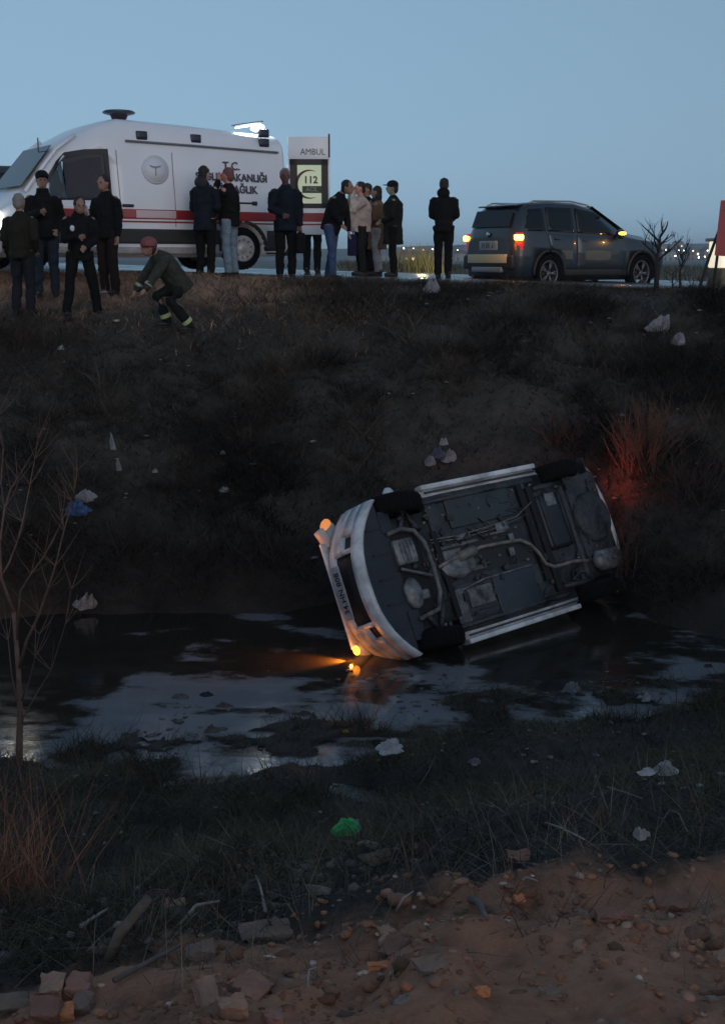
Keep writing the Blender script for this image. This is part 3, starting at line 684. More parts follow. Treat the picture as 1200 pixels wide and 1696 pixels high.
for s in (1, -1):
    cd = side_patch(AS, [(.44,.82),(1.60,.82),(1.84,.98),(2.05,1.05),(2.05,1.16),(.44,1.18)], AMW, 'cab_door', amb, s, off=.004)
    ring_side(AS, inn, out, mat('window_rubber', (.015,.015,.018), .5), 'window_frame', cd, s)
    b = MB(); b.poly([(x, s*(surf_y(AS, x, z)-.01), z) for x, z in ([(1.30,1.26),(1.96,1.24),(1.70,1.46),(1.42,1.77),(1.30,1.84)] if s > 0 else inn)], .004, teal_glass); b.build('quarter_glass', cd)
    if s > 0:
        b = MB(); b.poly([(x, s*(surf_y(AS, x, z)-.006), z) for x, z in [(.58,1.26),(1.27,1.26),(1.27,1.85),(1.2,1.90),(.9,1.96),(.58,1.98)]], .006, mat('smoked_cab_glass', (.03,.02,.026), .12)); b.build('window', cd)
    b = MB(); M = Matrix.Translation((1.90, s*1.16, 1.32)); b.box((0,0,0), (.12,.20,.34), AMW, M=M, bev=.03); b.box((0,-s*.12,-.12), (.05,.12,.05), blackpl, M=M)
    mi_ = b.build('door_mirror', amb); b = MB(); b.box((-.062,0,0), (.006,.15,.27), mat('mirror_glass', (.6,.6,.58), .05, 1), M=M); b.build('mirror_glass', mi_)
    b = MB(); b.box((.60, s*1.045, 1.0), (.18,.03,.04), blackpl, bev=.01); b.build('door_handle', cd)
# windscreen sits on the raked front
b = MB(); b.poly([(2.22,-.74,1.42),(2.22,.74,1.42),(1.40,.66,2.07),(1.40,-.66,2.07)], .01, glass_d, M=Matrix.Translation((.03,0,.03))); b.build('windscreen', amb)
for s in (1, -1):
    b = MB(); b.tube([(2.20,s*.84,1.36),(1.80,s*.84,1.70),(1.40,s*.82,2.02),(1.0,s*.80,2.26)], .035, AMW, 8); b.build('windscreen_pillar', amb)
b = MB(); b.ell((2.98, .86, .90), (.20,.12,.20), mat('headlight_lit', (.9,.9,.85), .1, emit=(1,.93,.78), estr=4)); b.build('headlight', amb)
b = MB(); b.ell((3.10, -.72, .82), (.11,.14,.16), MATS['headlight_lit']); b.build('headlight', amb)
b = MB(); b.box((3.13, 0, .48), (.16, 1.72, .22), blackpl, bev=.04); b.box((3.165, 0, .70), (.04, .9, .14), blackpl, bev=.02); b.build('front_bumper', amb)
# side stripes, sill cladding, step, moulding, lettering
def sstrip(x0, x1, z0, z1, m, name, off=.007, s=1, parent=amb): return side_patch(AS, [(x0,z0),(x1,z0),(x1,z1),(x0,z1)], m, name, parent, s, off=off, sub=4, thick=.006)
for s in (1, -1):
    sstrip(-2.74, .40, .96, 1.115, am_red, 'red_stripe', s=s); sstrip(.46, 1.7, .96, 1.10, am_red, 'red_stripe', s=s, off=.012)
    sstrip(-2.74, 1.7, .905, .93, am_red, 'thin_stripe', s=s, off=.012)
    sstrip(-1.44, 1.8, .56, .80, blackpl, 'sill_cladding', .012, s=s); sstrip(-2.74, -2.36, .40, .80, blackpl, 'sill_cladding', .012, s=s)
    b = MB(); b.box((.28, s*1.08, .45), (2.9, .16, .11), mat('step_aluminium', (.38,.36,.38), .5, .2, var=.3), bev=.015); b.build('side_step', amb)
    b = MB(); b.tube([(-2.66,s*.955,2.145),(-1.0,s*.965,2.18),(.2,s*.95,2.20)], .02, mat('grey_rail', (.16,.17,.22), .5), 6); b.build('gutter_rail', amb)
    b = MB(); b.tube([(WX+.45*math.cos(a_), s*1.02, .49+.45*math.sin(a_)) for a_ in np.linspace(-.1, math.pi+.1, 16)], .035, blackpl, 6); b.build('wheel_arch_trim', amb)
sstrip(-.62, .10, .975, 1.10, mat('stripe_panel', (.62,.50,.54), .45), 'stripe_label', .014)
def side_text(t, x, z, size, m, name='lettering', sq=1, bold=0, parent=amb, depth=.003):
    y = surf_y(AS, x, z); dy = surf_y(AS, x, z+.05)-surf_y(AS, x, z-.05)
    up_ = Vector((0, dy, .1)).normalized(); rt_ = Vector((-1, 0, 0)); nn = rt_.cross(up_)
    M = Matrix.Translation(Vector((x, y, z)) + nn*.014) @ Matrix((rt_, up_, nn)).transposed().to_4x4()
    return text_mesh(t, size, m, name, parent, M, depth, squeeze=sq, bold=bold)
side_text('T.C.', -1.72, 1.87, .19, am_ink, bold=.004)
side_text('SAĞLIK BAKANLIĞI', -1.72, 1.68, .175, am_ink, bold=.006, sq=.92)
side_text('ACİL SAĞLIK', -1.72, 1.48, .175, am_ink, bold=.006, sq=.93)
side_text('ambulans  112', -.26, 1.037, .10, am_red, bold=.002)
# round emblem with a small winged mark
ep = (-.30, 1.76); ey = surf_y(AS, *ep)
_sl = math.atan2(surf_y(AS, ep[0], 1.98)-surf_y(AS, ep[0], 1.54), .44)
Me = Matrix.Translation((ep[0], ey+.016, ep[1])) @ Matrix.Rotation(-_sl, 4, 'X')
b = MB(); b.lathe([(0,.0),(.24,.0),(.24,-.01)], mat('emblem_grey', (.70,.73,.80), .5), 32, M=Me); b.lathe([(.205,.004),(.225,.004),(.225,-.004)], mat('emblem_ring', (.68,.69,.77), .5), 32, M=Me); em = b.build('round_emblem', amb)
b = MB(); em_m = mat('emblem_mark', (.30,.28,.34), .5); b.box((0,.006,-.02), (.02,.004,.16), em_m, M=Me)
for s in (1, -1):
    b.poly([(0,.007,.05),(s*.11,.007,.075),(s*.09,.007,.045),(s*.02,.007,.02)] if s > 0 else [(0,.007,.05),(s*.02,.007,.02),(s*.09,.007,.045),(s*.11,.007,.075)], .003, em_m, M=Me)
b.build('winged_mark', em)
b = MB(); b.box((.24, 1.05, 1.17), (.20,.035,.045), blackpl, bev=.012); b.build('door_handle', amb)
b = MB(); b.box((-1.85, 1.02, 1.26), (.62,.03,.035), blackpl, bev=.01); b.box((-2.13, 1.03, 1.26), (.10,.04,.07), blackpl, bev=.015); b.build('sliding_door_track', amb)
for x0 in (.36, -.62):
    sstrip(x0, x0+.012, .84, 2.05, mat('door_seam', (.22,.23,.27), .6), 'door_seam', .005)
b = MB(); b.box((-2.45, 1.03, 1.30), (.12,.012,.14), mat('faded_print', (.36,.40,.50), .5)); b.build('filler_flap', amb)
# lamps along the roof edge, flat beacon, work light
for x in (-.10, -1.08, -2.40):
    b = MB(); b.box((x, .90, 2.30), (.19,.09,.14), mat('navy_lamp_lens', (.02,.022,.05), .2), bev=.02); 
    if x < -2: b.box((x, .90, 2.46), (.19,.09,.14), MATS['navy_lamp_lens'], bev=.02)
    b.build('side_flasher', amb)
for s in (1,):
    b = MB(); b.lathe([(0,.0),(.18,.0),(.26,.02),(.275,.04),(.24,.065),(0,.08)], mat('beacon_dome', (.03,.045,.06), .25, coat=.4), 28, M=Matrix.Translation((.02,.30,2.67)) @ Matrix.Rotation(R(90), 4, 'X') @ Matrix.Scale(1, 4)); b.lathe([(0,-.07),(.12,-.07),(.15,.0)], mat('beacon_base', (.05,.015,.03), .4), 20, M=Matrix.Translation((.02,.30,2.67)) @ Matrix.Rotation(R(90), 4, 'X')); b.build('roof_beacon', amb)
b = MB(); b.box((-2.44,.62,2.58), (.12,.30,.10), mat('work_light_lit', (1,1,1), .2, emit=(.9,.97,1), estr=9), bev=.03, rot=(0,R(-18),0)); b.poly([(-2.42,.48,2.62),(-2.42,.78,2.62),(-2.02,.72,2.545),(-2.02,.58,2.545)], .02, MATS['work_light_lit']); wk = b.build('work_light', amb)
b = MB(); b.poly([(-2.46,.46,2.665),(-2.46,.80,2.665),(-1.96,.74,2.58),(-1.96,.56,2.58)], .02, mat('lamp_cover', (.1,.12,.14), .5)); b.build('lamp_cover', wk)
b = MB(); b.box((1.55,.3,2.12),(.02,.02,.22), blackpl); b.build('aerial', amb)
# rear: bumper step and the open left door
b = MB(); b.box((-2.88, 0, .45), (.26, 1.9, .16), blackpl, bev=.03); b.box((-2.80, 0, .62),(.10,1.7,.12), blackpl); b.build('rear_step', amb)
b = MB(); b.box((-2.815, .93, .95), (.05,.09,.5), red_lens, bev=.015); b.build('tail_light', amb)
door = bpy.data.objects.new('rear_door', None); COL.objects.link(door); door.parent = amb; door.location = (-2.84, .98, 0); door.rotation_euler = (0, 0, R(-31.0))
# door local: runs along -x from its hinge, outer face towards +y
DZ0, DZ1, DW, b = .62, 2.42, .74, MB()
dm = AMW
def dbox(c, d, m): b.box(c, d, m, bev=.012)
dbox((-DW/2, 0, 2.20), (DW, .06, .44), dm); dbox((-DW/2, 0, 1.01), (DW, .06, .54), dm); dbox((-.05, 0, 1.63), (.10, .06, .72), dm); dbox((-DW+.05, 0, 1.63), (.10, .06, .72), dm)
b.build('door_panel', door)
b = MB(); r_m = MATS['window_rubber']
b.box((-DW/2, .034, 1.99), (DW-.06,.02,.10), r_m); b.box((-DW/2, .034, 1.24), (DW-.06,.02,.08), r_m); b.box((-.10, .034, 1.62), (.13,.02,.84), r_m); b.box((-DW+.09, .034, 1.62), (.12,.02,.84), r_m); b.build('window_frame', door)
b = MB(); b.box((-DW/2, .028, 1.61), (DW-.22,.012,.68), mat('lit_window_film', (.62,.66,.50), .3, var=.15, vscale=4, emit=(.72,.86,.55), estr=.22)); b.build('window', door)
b = MB(); cm = mat('crescent_brown', (.10,.02,.012), .5)
for k in range(22):
    a0 = R(62 + 236*k/22); a1 = R(62 + 236*(k+1)/22)
    def ww(a): return .004 + .050*max(0, math.sin((a-R(62))/(R(236))*math.pi))
    p = [(-DW/2+.0, 0)]; cxx = -DW/2-.0; cz = 1.61; ro = .25
    # seen from outside, +x of the face is screen left
    q = []
    for a, rr in ((a0, ro), (a1, ro), (a1, ro-ww(a1)), (a0, ro-ww(a0))): q.append((cxx - rr*math.cos(a), .040, cz + rr*math.sin(a)))
    b.poly(q[::-1], .004, cm); 
b.build('crescent', door)
Md = lambda x, z, y=.042: Matrix.Translation((x, y, z)) @ Matrix(((-1,0,0,0),(0,0,1,0),(0,1,0,0),(0,0,0,1)))
gi = mat('green_ink', (.03,.06,.035), .5)
text_mesh('112', .17, gi, 'window_print', door, Md(-DW/2-.03, 1.68), .002, bold=.005)
b = MB(); b.box((-DW/2-.05,.038,1.52), (.34,.004,.12), gi); b.build('print_panel', door); text_mesh('ACIL', .10, mat('film_ink', (.25,.28,.2), .5), 'window_print', door, Md(-DW/2-.05, 1.52), .003, bold=.002)
text_mesh('AMBUL', .15, am_ink, 'lettering', door, Md(-DW+.30, 2.16, .034), .002, bold=.0, squeeze=.92)
b = MB(); b.box((-DW/2,.033,1.04), (DW,.008,.15), am_red); b.box((-DW/2,.033,.917), (DW,.008,.025), am_red); b.build('red_stripe', door)
b = MB(); b.box((-DW+.01,.0,2.27), (.03,.08,.4), blackpl); b.build('door_edge', door)
for ch in list(amb.children):
    ch.location.z -= .13                                     # the body rides low on its springs
    for q in [ch] + list(ch.children):
        if q.type == 'MESH' and abs(q.matrix_local.to_euler().z) < .01 and q.name.split('.')[0] != 'lettering':
            for v in q.data.vertices:
                if v.co.x > 1.2: v.co.x = 1.2 + (v.co.x - 1.2)*.67   # short bonnet
            q.data.update()
wheel(amb, WX, .90, .36, .22, .22, steel_m, 1, 'hub', rot=.2); wheel(amb, WX+3.80, .90, .36, .22, .22, steel_m, 1, 'hub'); wheel(amb, WX, -.90, .36, .22, .22, steel_m, -1, 'hub'); wheel(amb, WX+3.80, -.90, .36, .22, .22, steel_m, -1, 'hub')
b = MB(); b.box((.2, 0, .42), (4.6, 1.5, .16), blackpl); b.build('chassis', amb)
AMM = Matrix.Translation((ac.x, ac.y, AMZ)) @ Matrix.Rotation(AYAW, 4, 'Z')
lamp('headlight_lamp', None, AMM @ Vector((2.72, .95, .80)), 5, (1,.92,.78), .02)
lamp('work_lamp', None, AMM @ Vector((-2.62, .62, 2.55)), 9, (.85,.95,1), .01)
lamp('cabin_lamp', None, AMM @ Vector((-2.75, .1, 1.9)), 16, (.9,1,.75), .02)

# ------------------------------------------------------------------ grey family car on the road, hazard lamps on
GP = mat('graphite_paint', (.024,.035,.050), .34, .2, coat=.6, var=.1)
SYAW = R(31); SC = Vector((4.25, 25.6)); SZ = 3.06
suv = thing('parked_car', 'dark grey high-sided family car with amber hazard lights stopped on the road', 'car', (SC.x, SC.y, SZ), SYAW)
def ssec(x, zb, mid, belt, top, w, wt): return (x, [(0, zb), (w-.12, zb), (w-.02, zb+.08), (w, mid), (w+.005, (mid+belt)/2), (w-.03, belt), (wt+.06, top-.09), (wt-.06, top-.015), (0, top)])
SS = [ssec(-2.22, .42, .62, .92, 1.02, .70, .55), ssec(-2.16, .30, .60, 1.03, 1.20, .86, .60), ssec(-2.02, .25, .58, 1.08, 1.50, .91, .62), ssec(-1.82, .24, .58, 1.09, 1.62, .92, .66), ssec(-1.2, .24, .58, 1.08, 1.67, .92, .68),
      ssec(-.5, .24, .58, 1.05, 1.66, .92, .69), ssec(.02, .24, .58, 1.03, 1.58, .92, .67), ssec(.45, .24, .58, 1.02, 1.38, .92, .68), ssec(.92, .24, .58, 1.0, 1.13, .91, .72), ssec(1.6, .24, .58, .95, 1.06, .89, .66),
      ssec(2.02, .25, .56, .86, .95, .84, .58), ssec(2.18, .3, .54, .78, .84, .72, .5)]
b = MB(); loft(SS, lambda i, k: GP, b); sb = weld(b.build('body', suv)); cc = []
for x in (-1.33, 1.33):
    for s in (1, -1):
        c_ = MB(); c_.lathe([(0,-.2),(.40,-.2),(.40,.2),(0,.2)], blackpl, 32, M=Matrix.Translation((x, s*.84, .35))); cc.append(c_)
cut(sb, cc)
for s in (1, -1):
    W1 = [(-1.98,1.12),(-1.42,1.12),(-1.42,1.54),(-1.86,1.50)]; W2 = [(-1.36,1.12),(-.62,1.10),(-.62,1.55),(-1.36,1.55)]; W3 = [(-.55,1.10),(.60,1.06),(.02,1.48),(-.55,1.55)]
    dr = side_patch(SS, [(-.88,.42),(-.60,.42),(-.60,1.06),(-1.36,1.06),(-1.32,.84),(-1.05,.74)], GP, 'rear_passenger_door', suv, s, off=.003); side_patch(SS, W2, glass_d, 'window', dr, s)
    b = MB(); b.box((-1.12, s*.935, .98), (.17,.03,.035), GP, bev=.01); b.build('door_handle', dr)
    dr = side_patch(SS, [(-.57,.42),(.78,.42),(.84,.8),(.72,1.02),(-.57,1.06)], GP, 'front_door', suv, s, off=.003); side_patch(SS, W3, glass_d, 'window', dr, s)
    b = MB(); b.box((-.36, s*.935, .96), (.17,.03,.035), GP, bev=.01); b.build('door_handle', dr)
    side_patch(SS, W1, glass_d, 'quarter_window', suv, s)
    side_patch(SS, [(-.93,.26),(.93,.26),(.93,.42),(-.93,.42)], blackpl, 'sill_cladding', suv, s, off=.014)
    b = MB(); b.tube([(-1.75,s*.66,1.61),(-1.6,s*.67,1.66),(-.6,s*.69,1.67),(-.1,s*.66,1.61),(.0,s*.65,1.57)], .018, mat('roof_rail_silver', (.35,.36,.38), .3, .6), 6); b.build('roof_rail', suv)
    b = MB(); M = Matrix.Translation((.55, s*1.03, 1.08)); b.ell((0,0,0), (.09,.13,.09), GP, M=M, n=12); b.box((0,-s*.12,-.03),(.05,.12,.04), blackpl, M=M); mo = b.build('door_mirror', suv)
    b = MB(); b.ell((-.01, s*.05, .01), (.085,.10,.045), mat('mirror_signal_lit', (1,.5,.1), .3, emit=(1,.42,.06), estr=9 if s < 0 else 3), M=M); b.build('mirror_signal', mo)
    b = MB(); b.box((-2.07, s*.80, .92), (.18,.18,.34), mat('tail_red_glow', (.35,.01,.008), .2, emit=(1,.05,.02), estr=.45), bev=.04, rot=(0,0,s*.45)); tl = b.build('tail_light', suv)
    b = MB(); b.box((-2.11, s*.84, 1.0), (.18,.17,.10), mat('hazard_lit', (1,.5,.1), .3, emit=(1,.40,.05), estr=14), bev=.03, rot=(0,0,s*.45)); b.build('hazard_lamp', tl)
    b = MB(); b.ell((2.06, s*.66, .82), (.12,.2,.09), mat('headlight_lens', (.35,.33,.32), .12)); b.build('headlight', suv)
    for wx_ in (1.33, -1.33): b = MB(); b.tube([(wx_+.42*math.cos(a_), s*.925, .35+.42*math.sin(a_)) for a_ in np.linspace(-.1, math.pi+.1, 16)], .03, blackpl, 6); b.build('wheel_arch_trim', suv)
b = MB(); b.poly([(-2.185,-.62,1.20),(-2.185,.62,1.20),(-2.06,.60,1.50),(-2.06,-.60,1.50)][::-1], .012, glass_d, M=Matrix.Translation((-.012,0,.0))); rg = b.build('rear_window', suv)
b = MB(); b.box((-1.93,0,1.585), (.22,1.22,.03), GP, bev=.012, rot=(0,R(-6),0)); b.build('roof_spoiler', suv)
b = MB(); b.poly([(.96,-.68,1.14),(.96,.68,1.14),(.08,.60,1.57),(.08,-.60,1.57)], .012, glass_d, M=Matrix.Translation((.02,0,.03))); b.build('windscreen', suv)
b = MB(); b.box((-2.20,0,.56), (.12,1.64,.26), blackpl, bev=.04); b.box((-2.255,0,.62), (.03,1.3,.16), mat('bumper_lit_yellow', (.60,.52,.30), .35), bev=.01); b.box((-2.24,0,.42),(.08,1.0,.10), mat('skid_silver', (.3,.3,.3), .4, .4), bev=.02); b.build('rear_bumper', suv)  # yellowish strip paints the light falling on the rear bumper
b = MB(); b.box((-2.215,0,.86), (.04,.60,.17), plate_w, bev=.008); lp = b.build('licence_plate', suv)
b = MB(); b.lathe([(0,0),(.05,0),(.05,.02),(0,.02)], chrome_m, 14, M=Matrix.Translation((-2.235,0,1.06)) @ Matrix.Rotation(R(90),4,'Z')); b.build('badge', suv)
text_mesh('34 BK 61', .14, ink, 'plate_text', lp, Matrix.Translation((-2.237,0,.86)) @ Matrix(((0,0,-1,0),(-1,0,0,0),(0,1,0,0),(0,0,0,1))), .001, squeeze=.9)
b = MB(); b.box((0,0,.30), (3.9,1.3,.16), blackpl); b.build('chassis', suv)
for x in (-1.33, 1.33):
    for s in (1, -1): wheel(suv, x, s*.82, .35, .22, .235, mat('dark_alloy', (.16,.165,.18), .35, .5), s, 'alloy', rot=x)
suv.scale = (.92, .98, 1.06)
SMM = Matrix.Translation((SC.x, SC.y, SZ)) @ Matrix.Rotation(SYAW, 4, 'Z')
lamp('hazard_lamp_light', None, SMM @ Vector((-2.32, -.90, 1.0)), 5, (1,.38,.06), .01)
lamp('mirror_signal_light', None, SMM @ Vector((.50, -1.26, 1.10)), 3, (1,.45,.08), .01)
# ------------------------------------------------------------------ people
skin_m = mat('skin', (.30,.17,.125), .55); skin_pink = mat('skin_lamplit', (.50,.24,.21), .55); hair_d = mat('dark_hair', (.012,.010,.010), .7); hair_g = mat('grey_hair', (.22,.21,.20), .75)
shoe_m = mat('dark_shoe', (.014,.013,.013), .6); eye_m = mat('eye_dark', (.01,.01,.01), .3)
def cloth(name, c, r=.85): return mat(name, tuple(v*.8 for v in c) if max(c) < .04 else c, r, spec=.15, var=.35, vscale=9, bump=.25, bscale=60)
PENDING = []
def remesh(o, vox, smooth=3, wr=0, seed=0):
    md = o.modifiers.new('r', 'REMESH'); md.mode = 'VOXEL'; md.voxel_size = vox; md.use_smooth_shade = True
    sm = o.modifiers.new('s', 'SMOOTH'); sm.iterations = smooth; sm.factor = .5
    PENDING.append((o, wr, seed))
def person(label, x, y, z, face=0, h=1.75, lean=0, crouch=0, arms=('down', 'down'), legs=(.10, .10), stride=0, jacket=None, trousers=None, coat=0, hair=hair_d, hat=None,
           head=(0, 0, 0), skin=skin_m, collar=None, bulk=1.0, hood=None, legpose=None, group='people watching from the road', extra=None, long_hair=False, cat='person'):
    """face: degrees the figure is turned from facing the camera (counter-clockwise seen from above)"""
    s = h/1.75
    P = thing('person', label, cat, (x, y, z), R(face), group)
    la = R(lean)
    hipz = (.93 - crouch)*s
    def tor(hh, fw=0, sx=0):            # point on the leaning trunk, hh above the hips
        return Vector((sx*s, -math.sin(la)*hh*s - math.cos(la)*fw*s, hipz + math.cos(la)*hh*s - math.sin(la)*fw*s))
    hd = tor(.71, .02) + Vector((head[0], head[1], head[2]))*s
    sh = {k: tor(.455, 0, k*.165*bulk) for k in (1, -1)}
    arm = {}
    for k, a in zip((1, -1), arms):
        S0 = sh[k]
        if a == 'down': e = S0 + Vector((k*.035, .02, -.27))*s; w_ = e + Vector((k*.0, -.05, -.25))*s
        elif a == 'front': e = S0 + Vector((k*.035, -.02, -.27))*s; w_ = tor(.10, .20, k*.05)
        elif a == 'pocket': e = S0 + Vector((k*.065, .05, -.26))*s; w_ = tor(.02, .12, k*.16)
        elif a == 'face': e = S0 + Vector((k*.05, -.20, -.16))*s; w_ = hd + Vector((k*.05, -.14, -.08))*s
        elif a == 'phone': e = S0 + Vector((k*.04, -.05, -.26))*s; w_ = tor(.26, .32, k*.07)
        elif a == 'reach': e = S0 + Vector((k*.07, -.16, -.20))*s; w_ = e + Vector((k*.04, -.20, -.12))*s
        elif a == 'hang': e = S0 + Vector((k*.04, -.03, -.27))*s; w_ = e + Vector((0, -.04, -.25))*s
        else: e = S0 + Vector(a[0])*s; w_ = e + Vector(a[1])*s
        hdir = (w_ - e).normalized(); arm[k] = (S0, e, w_, w_ + hdir*.09*s, hdir)
    lg = {}
    for k, spr in zip((1, -1), legs):
        hip = Vector((k*.095*s, 0, hipz - .02*s)); fy = (stride if k > 0 else -stride)
        if legpose: kn, an = (Vector(q)*s for q in legpose[0 if k > 0 else 1])
        else:
            an = Vector((k*spr*s, .03 + fy, .085*s)); kn = (hip+an)/2 + Vector((0, -.03 - crouch*.35, .02))*s
        lg[k] = (hip, kn, an)
    # body: one continuous mesh
    b = MB(); q = skin
    b.tube([tor(-.04), tor(.12), tor(.30), tor(.45), tor(.53)], [(.13*s,.10*s),(.12*s,.095*s),(.145*s,.105*s),(.15*s,.10*s),(.07*s,.07*s)], q, 12)
    b.tube([tor(.48), (tor(.60)*.6+hd*.4), hd + Vector((0,.01,-.05))*s], [.06*s,.052*s,.055*s], q, 10)
    fr = Vector((0, -1, 0))
    b.ell(hd, (.076*s,.098*s,.115*s), q); b.ell(hd + Vector((0,-.03,-.065))*s, (.052*s,.062*s,.055*s), q)
    b.ell(hd + Vector((0,-.102,-.015))*s, (.014*s,.024*s,.03*s), q, n=8, k=6); b.ell(hd + Vector((0,-.088,-.06))*s, (.026*s,.016*s,.012*s), q, n=8, k=6)
    for k in (1, -1): b.ell(hd + Vector((k*.078,.005,-.01))*s, (.012*s,.022*s,.032*s), q, n=8, k=6); b.ell(hd + Vector((k*.03,-.088,.018))*s, (.026*s,.014*s,.010*s), q, n=8, k=6)
    for k in (1, -1):
        S0, e, w_, tip, hv = arm[k]
        b.tube([S0, e, w_], [.048*s,.040*s,.027*s], q, 10); b.ell(S0, (.055*s,)*3, q, n=8, k=6)
        side = hv.cross(Vector((0, 1, 0))); side = side.normalized() if side.length > .1 else Vector((1, 0, 0)); nn = side.cross(hv).normalized()
        pc = w_ + hv*.045*s
        b.tube([w_ - hv*.01*s, w_ + hv*.05*s, w_ + hv*.085*s], [(.022*s,.028*s),(.022*s,.038*s),(.018*s,.036*s)], q, 8)
        for f_ in range(4):
            o_ = (f_-1.5)*.021*s; ln = (.072, .082, .078, .060)[f_]*s; base = w_ + hv*.078*s + side*o_
            b.tube([base, base + hv*ln*.5 - nn*.008*s, base + hv*ln*.85 - nn*.028*s], [.0105*s,.010*s,.008*s], q, 6)
        b.tube([w_ + hv*.02*s - side*.03*s, w_ + hv*.05*s - side*.055*s - nn*.012*s, w_ + hv*.082*s - side*.058*s - nn*.02*s], [.013*s,.012*s,.009*s], q, 6)
        hip, kn, an = lg[k]
        b.tube([hip + Vector((0,0,.04)), kn, an], [.085*s,.055*s,.036*s], q, 10); b.ell(an + Vector((0,-.05,-.03))*s, (.036*s,.11*s,.03*s), q, n=8, k=6)
    body = b.build('body', P); remesh(body, .0115, 2)
    # hair / hat
    b = MB(); hm = hair
    b.ell(hd + Vector((0,.022,.030))*s, (.086*s,.098*s,.097*s), hm, n=16, k=12, noise=.16, seed=len(PENDING))
    b.ell(hd + Vector((0,.06,-.02))*s, (.074*s,.058*s,.085*s), hm, n=12, k=8)
    if long_hair: b.ell(hd + Vector((0,.045,-.09))*s, (.088*s,.075*s,.13*s), hm, n=12, k=8); b.ell(hd + Vector((0,-.01,-.15))*s, (.095*s,.10*s,.06*s), hm, n=12, k=8)
    ho = b.build('headscarf' if long_hair else 'hair', P)
    for k in (1, -1):
        b = MB(); b.ell(hd + Vector((k*.030,-.0955,.002))*s, (.013*s,.007*s,.008*s), eye_m, n=8, k=5); b.build('eye', P)
    if hat:
        b = MB(); hm = hat[1]
        if hat[0] == 'cap': b.ell(hd + Vector((0,.01,.06))*s, (.096*s,.112*s,.085*s), hm, n=16, k=8); b.ell(hd + Vector((0,-.12,.055))*s, (.065*s,.06*s,.010*s), hm, n=12, k=6)
        elif hat[0] == 'beanie': b.ell(hd + Vector((0,.012,.05))*s, (.094*s,.110*s,.095*s), hm, n=16, k=8); b.tube([hd + Vector((0,.01,.02))*s, hd + Vector((0,.01,.05))*s], [(.10*s,.113*s)]*2, hm, 16)
        elif hat[0] == 'helmet': b.ell(hd + Vector((0,.01,.05))*s, (.102*s,.124*s,.105*s), hm, n=18, k=10); b.tube([hd + Vector((0,.0,.02))*s, hd + Vector((0,.0,.032))*s], [(.115*s,.142*s)]*2, hm, 18)
        b.build(hat[0], P)
    jm = jacket; W = bulk
    # jacket
    b = MB(); low = -.10 - coat
    if coat: pts = [tor(.0)+Vector((0,0,low*s)), tor(.0)+Vector((0,0,low*s*.5)), tor(-.0), tor(.12), tor(.30), tor(.43), tor(.50), tor(.56)]; rr = [(.20*W*s,.165*W*s),(.185*W*s,.15*W*s),(.18*W*s,.14*W*s),(.178*W*s,.14*W*s),(.188*W*s,.14*W*s),(.180*W*s,.13*W*s),(.115*W*s,.10*W*s),(.075*s,.075*s)]
    else: pts = [tor(low), tor(-.02), tor(.12), tor(.30), tor(.43), tor(.50), tor(.56)]; rr = [(.178*W*s,.14*W*s),(.182*W*s,.145*W*s),(.180*W*s,.145*W*s),(.192*W*s,.145*W*s),(.180*W*s,.13*W*s),(.115*W*s,.10*W*s),(.075*s,.075*s)]
    b.tube(pts, rr, jm, 16); b.tube([tor(.50), tor(.585, .005)], [(.075*s,.07*s),(.068*s,.068*s)], jm, 12)
    for k in (1, -1):
        S0, e, w_, tip, hv = arm[k]
        b.ell(S0 + Vector((-k*.02,0,-.01))*s, (.066*W*s,.068*W*s,.060*W*s), jm, n=12, k=8); b.tube([S0, (S0+e)/2, e, (e+w_)/2, w_ + hv*.01], [.072*W*s,.066*W*s,.060*W*s,.054*W*s,.044*W*s], jm, 12); b.ell(e, (.060*W*s,)*3, jm, n=10, k=6)
    jo = b.build('coat' if coat else 'jacket', P); remesh(jo, .016, 3, .017, len(PENDING)+1)
    if hood: b = MB(); b.ell(tor(.57, -.09), (.12*s,.085*s,.10*s), hood, n=14, k=8); ho_ = b.build('hood', P); remesh(ho_, .016, 3, .006, 5)
    if collar: b = MB(); b.tube([tor(.52), tor(.60,.01)], [(.098*s,.095*s),(.085*s,.085*s)], collar, 14); b.build('collar', P)
    # trousers
    b = MB(); tm = trousers
    b.tube([tor(-.10), tor(.0), tor(.08)], [(.155*s,.115*s),(.16*s,.12*s),(.14*s,.11*s)], tm, 14)
    for k in (1, -1):
        hip, kn, an = lg[k]; m1 = (hip+kn)/2; m2 = (kn+an)/2
        b.tube([hip + Vector((0,.0,.03)), m1, kn, m2, an + Vector((0,.0,.0))], [.102*s,.090*s,.076*s,.072*s,.066*s], tm, 12); b.ell(kn, (.076*s,)*3, tm, n=10, k=6)
    to = b.build('trousers', P); remesh(to, .016, 3, .017, len(PENDING)+2)
    for k in (1, -1):
        an = lg[k][2]; b = MB(); b.ell(an + Vector((0,-.065,-.035))*s, (.048*s,.135*s,.046*s), shoe_m, n=12, k=8); b.box(an + Vector((0,-.06,-.072))*s, (.085*s,.25*s,.022*s), shoe_m, bev=.008); b.tube([an + Vector((0,.01,-.02))*s, an + Vector((0,.01,.05))*s], .052*s, shoe_m, 10); b.build('shoe', P)
    if extra: extra(P, s, hd, tor, arm, lg)
    return P
def stand(px, yy, drop=0):                                     # a spot on the ground at depth yy under picture column px
    x = 0
    for _ in range(4): z = H1(x, yy) if yy < 21.3 else float(road_z(x)) + .012; x = x_at(px, yy, z)
    return x, yy, z - drop
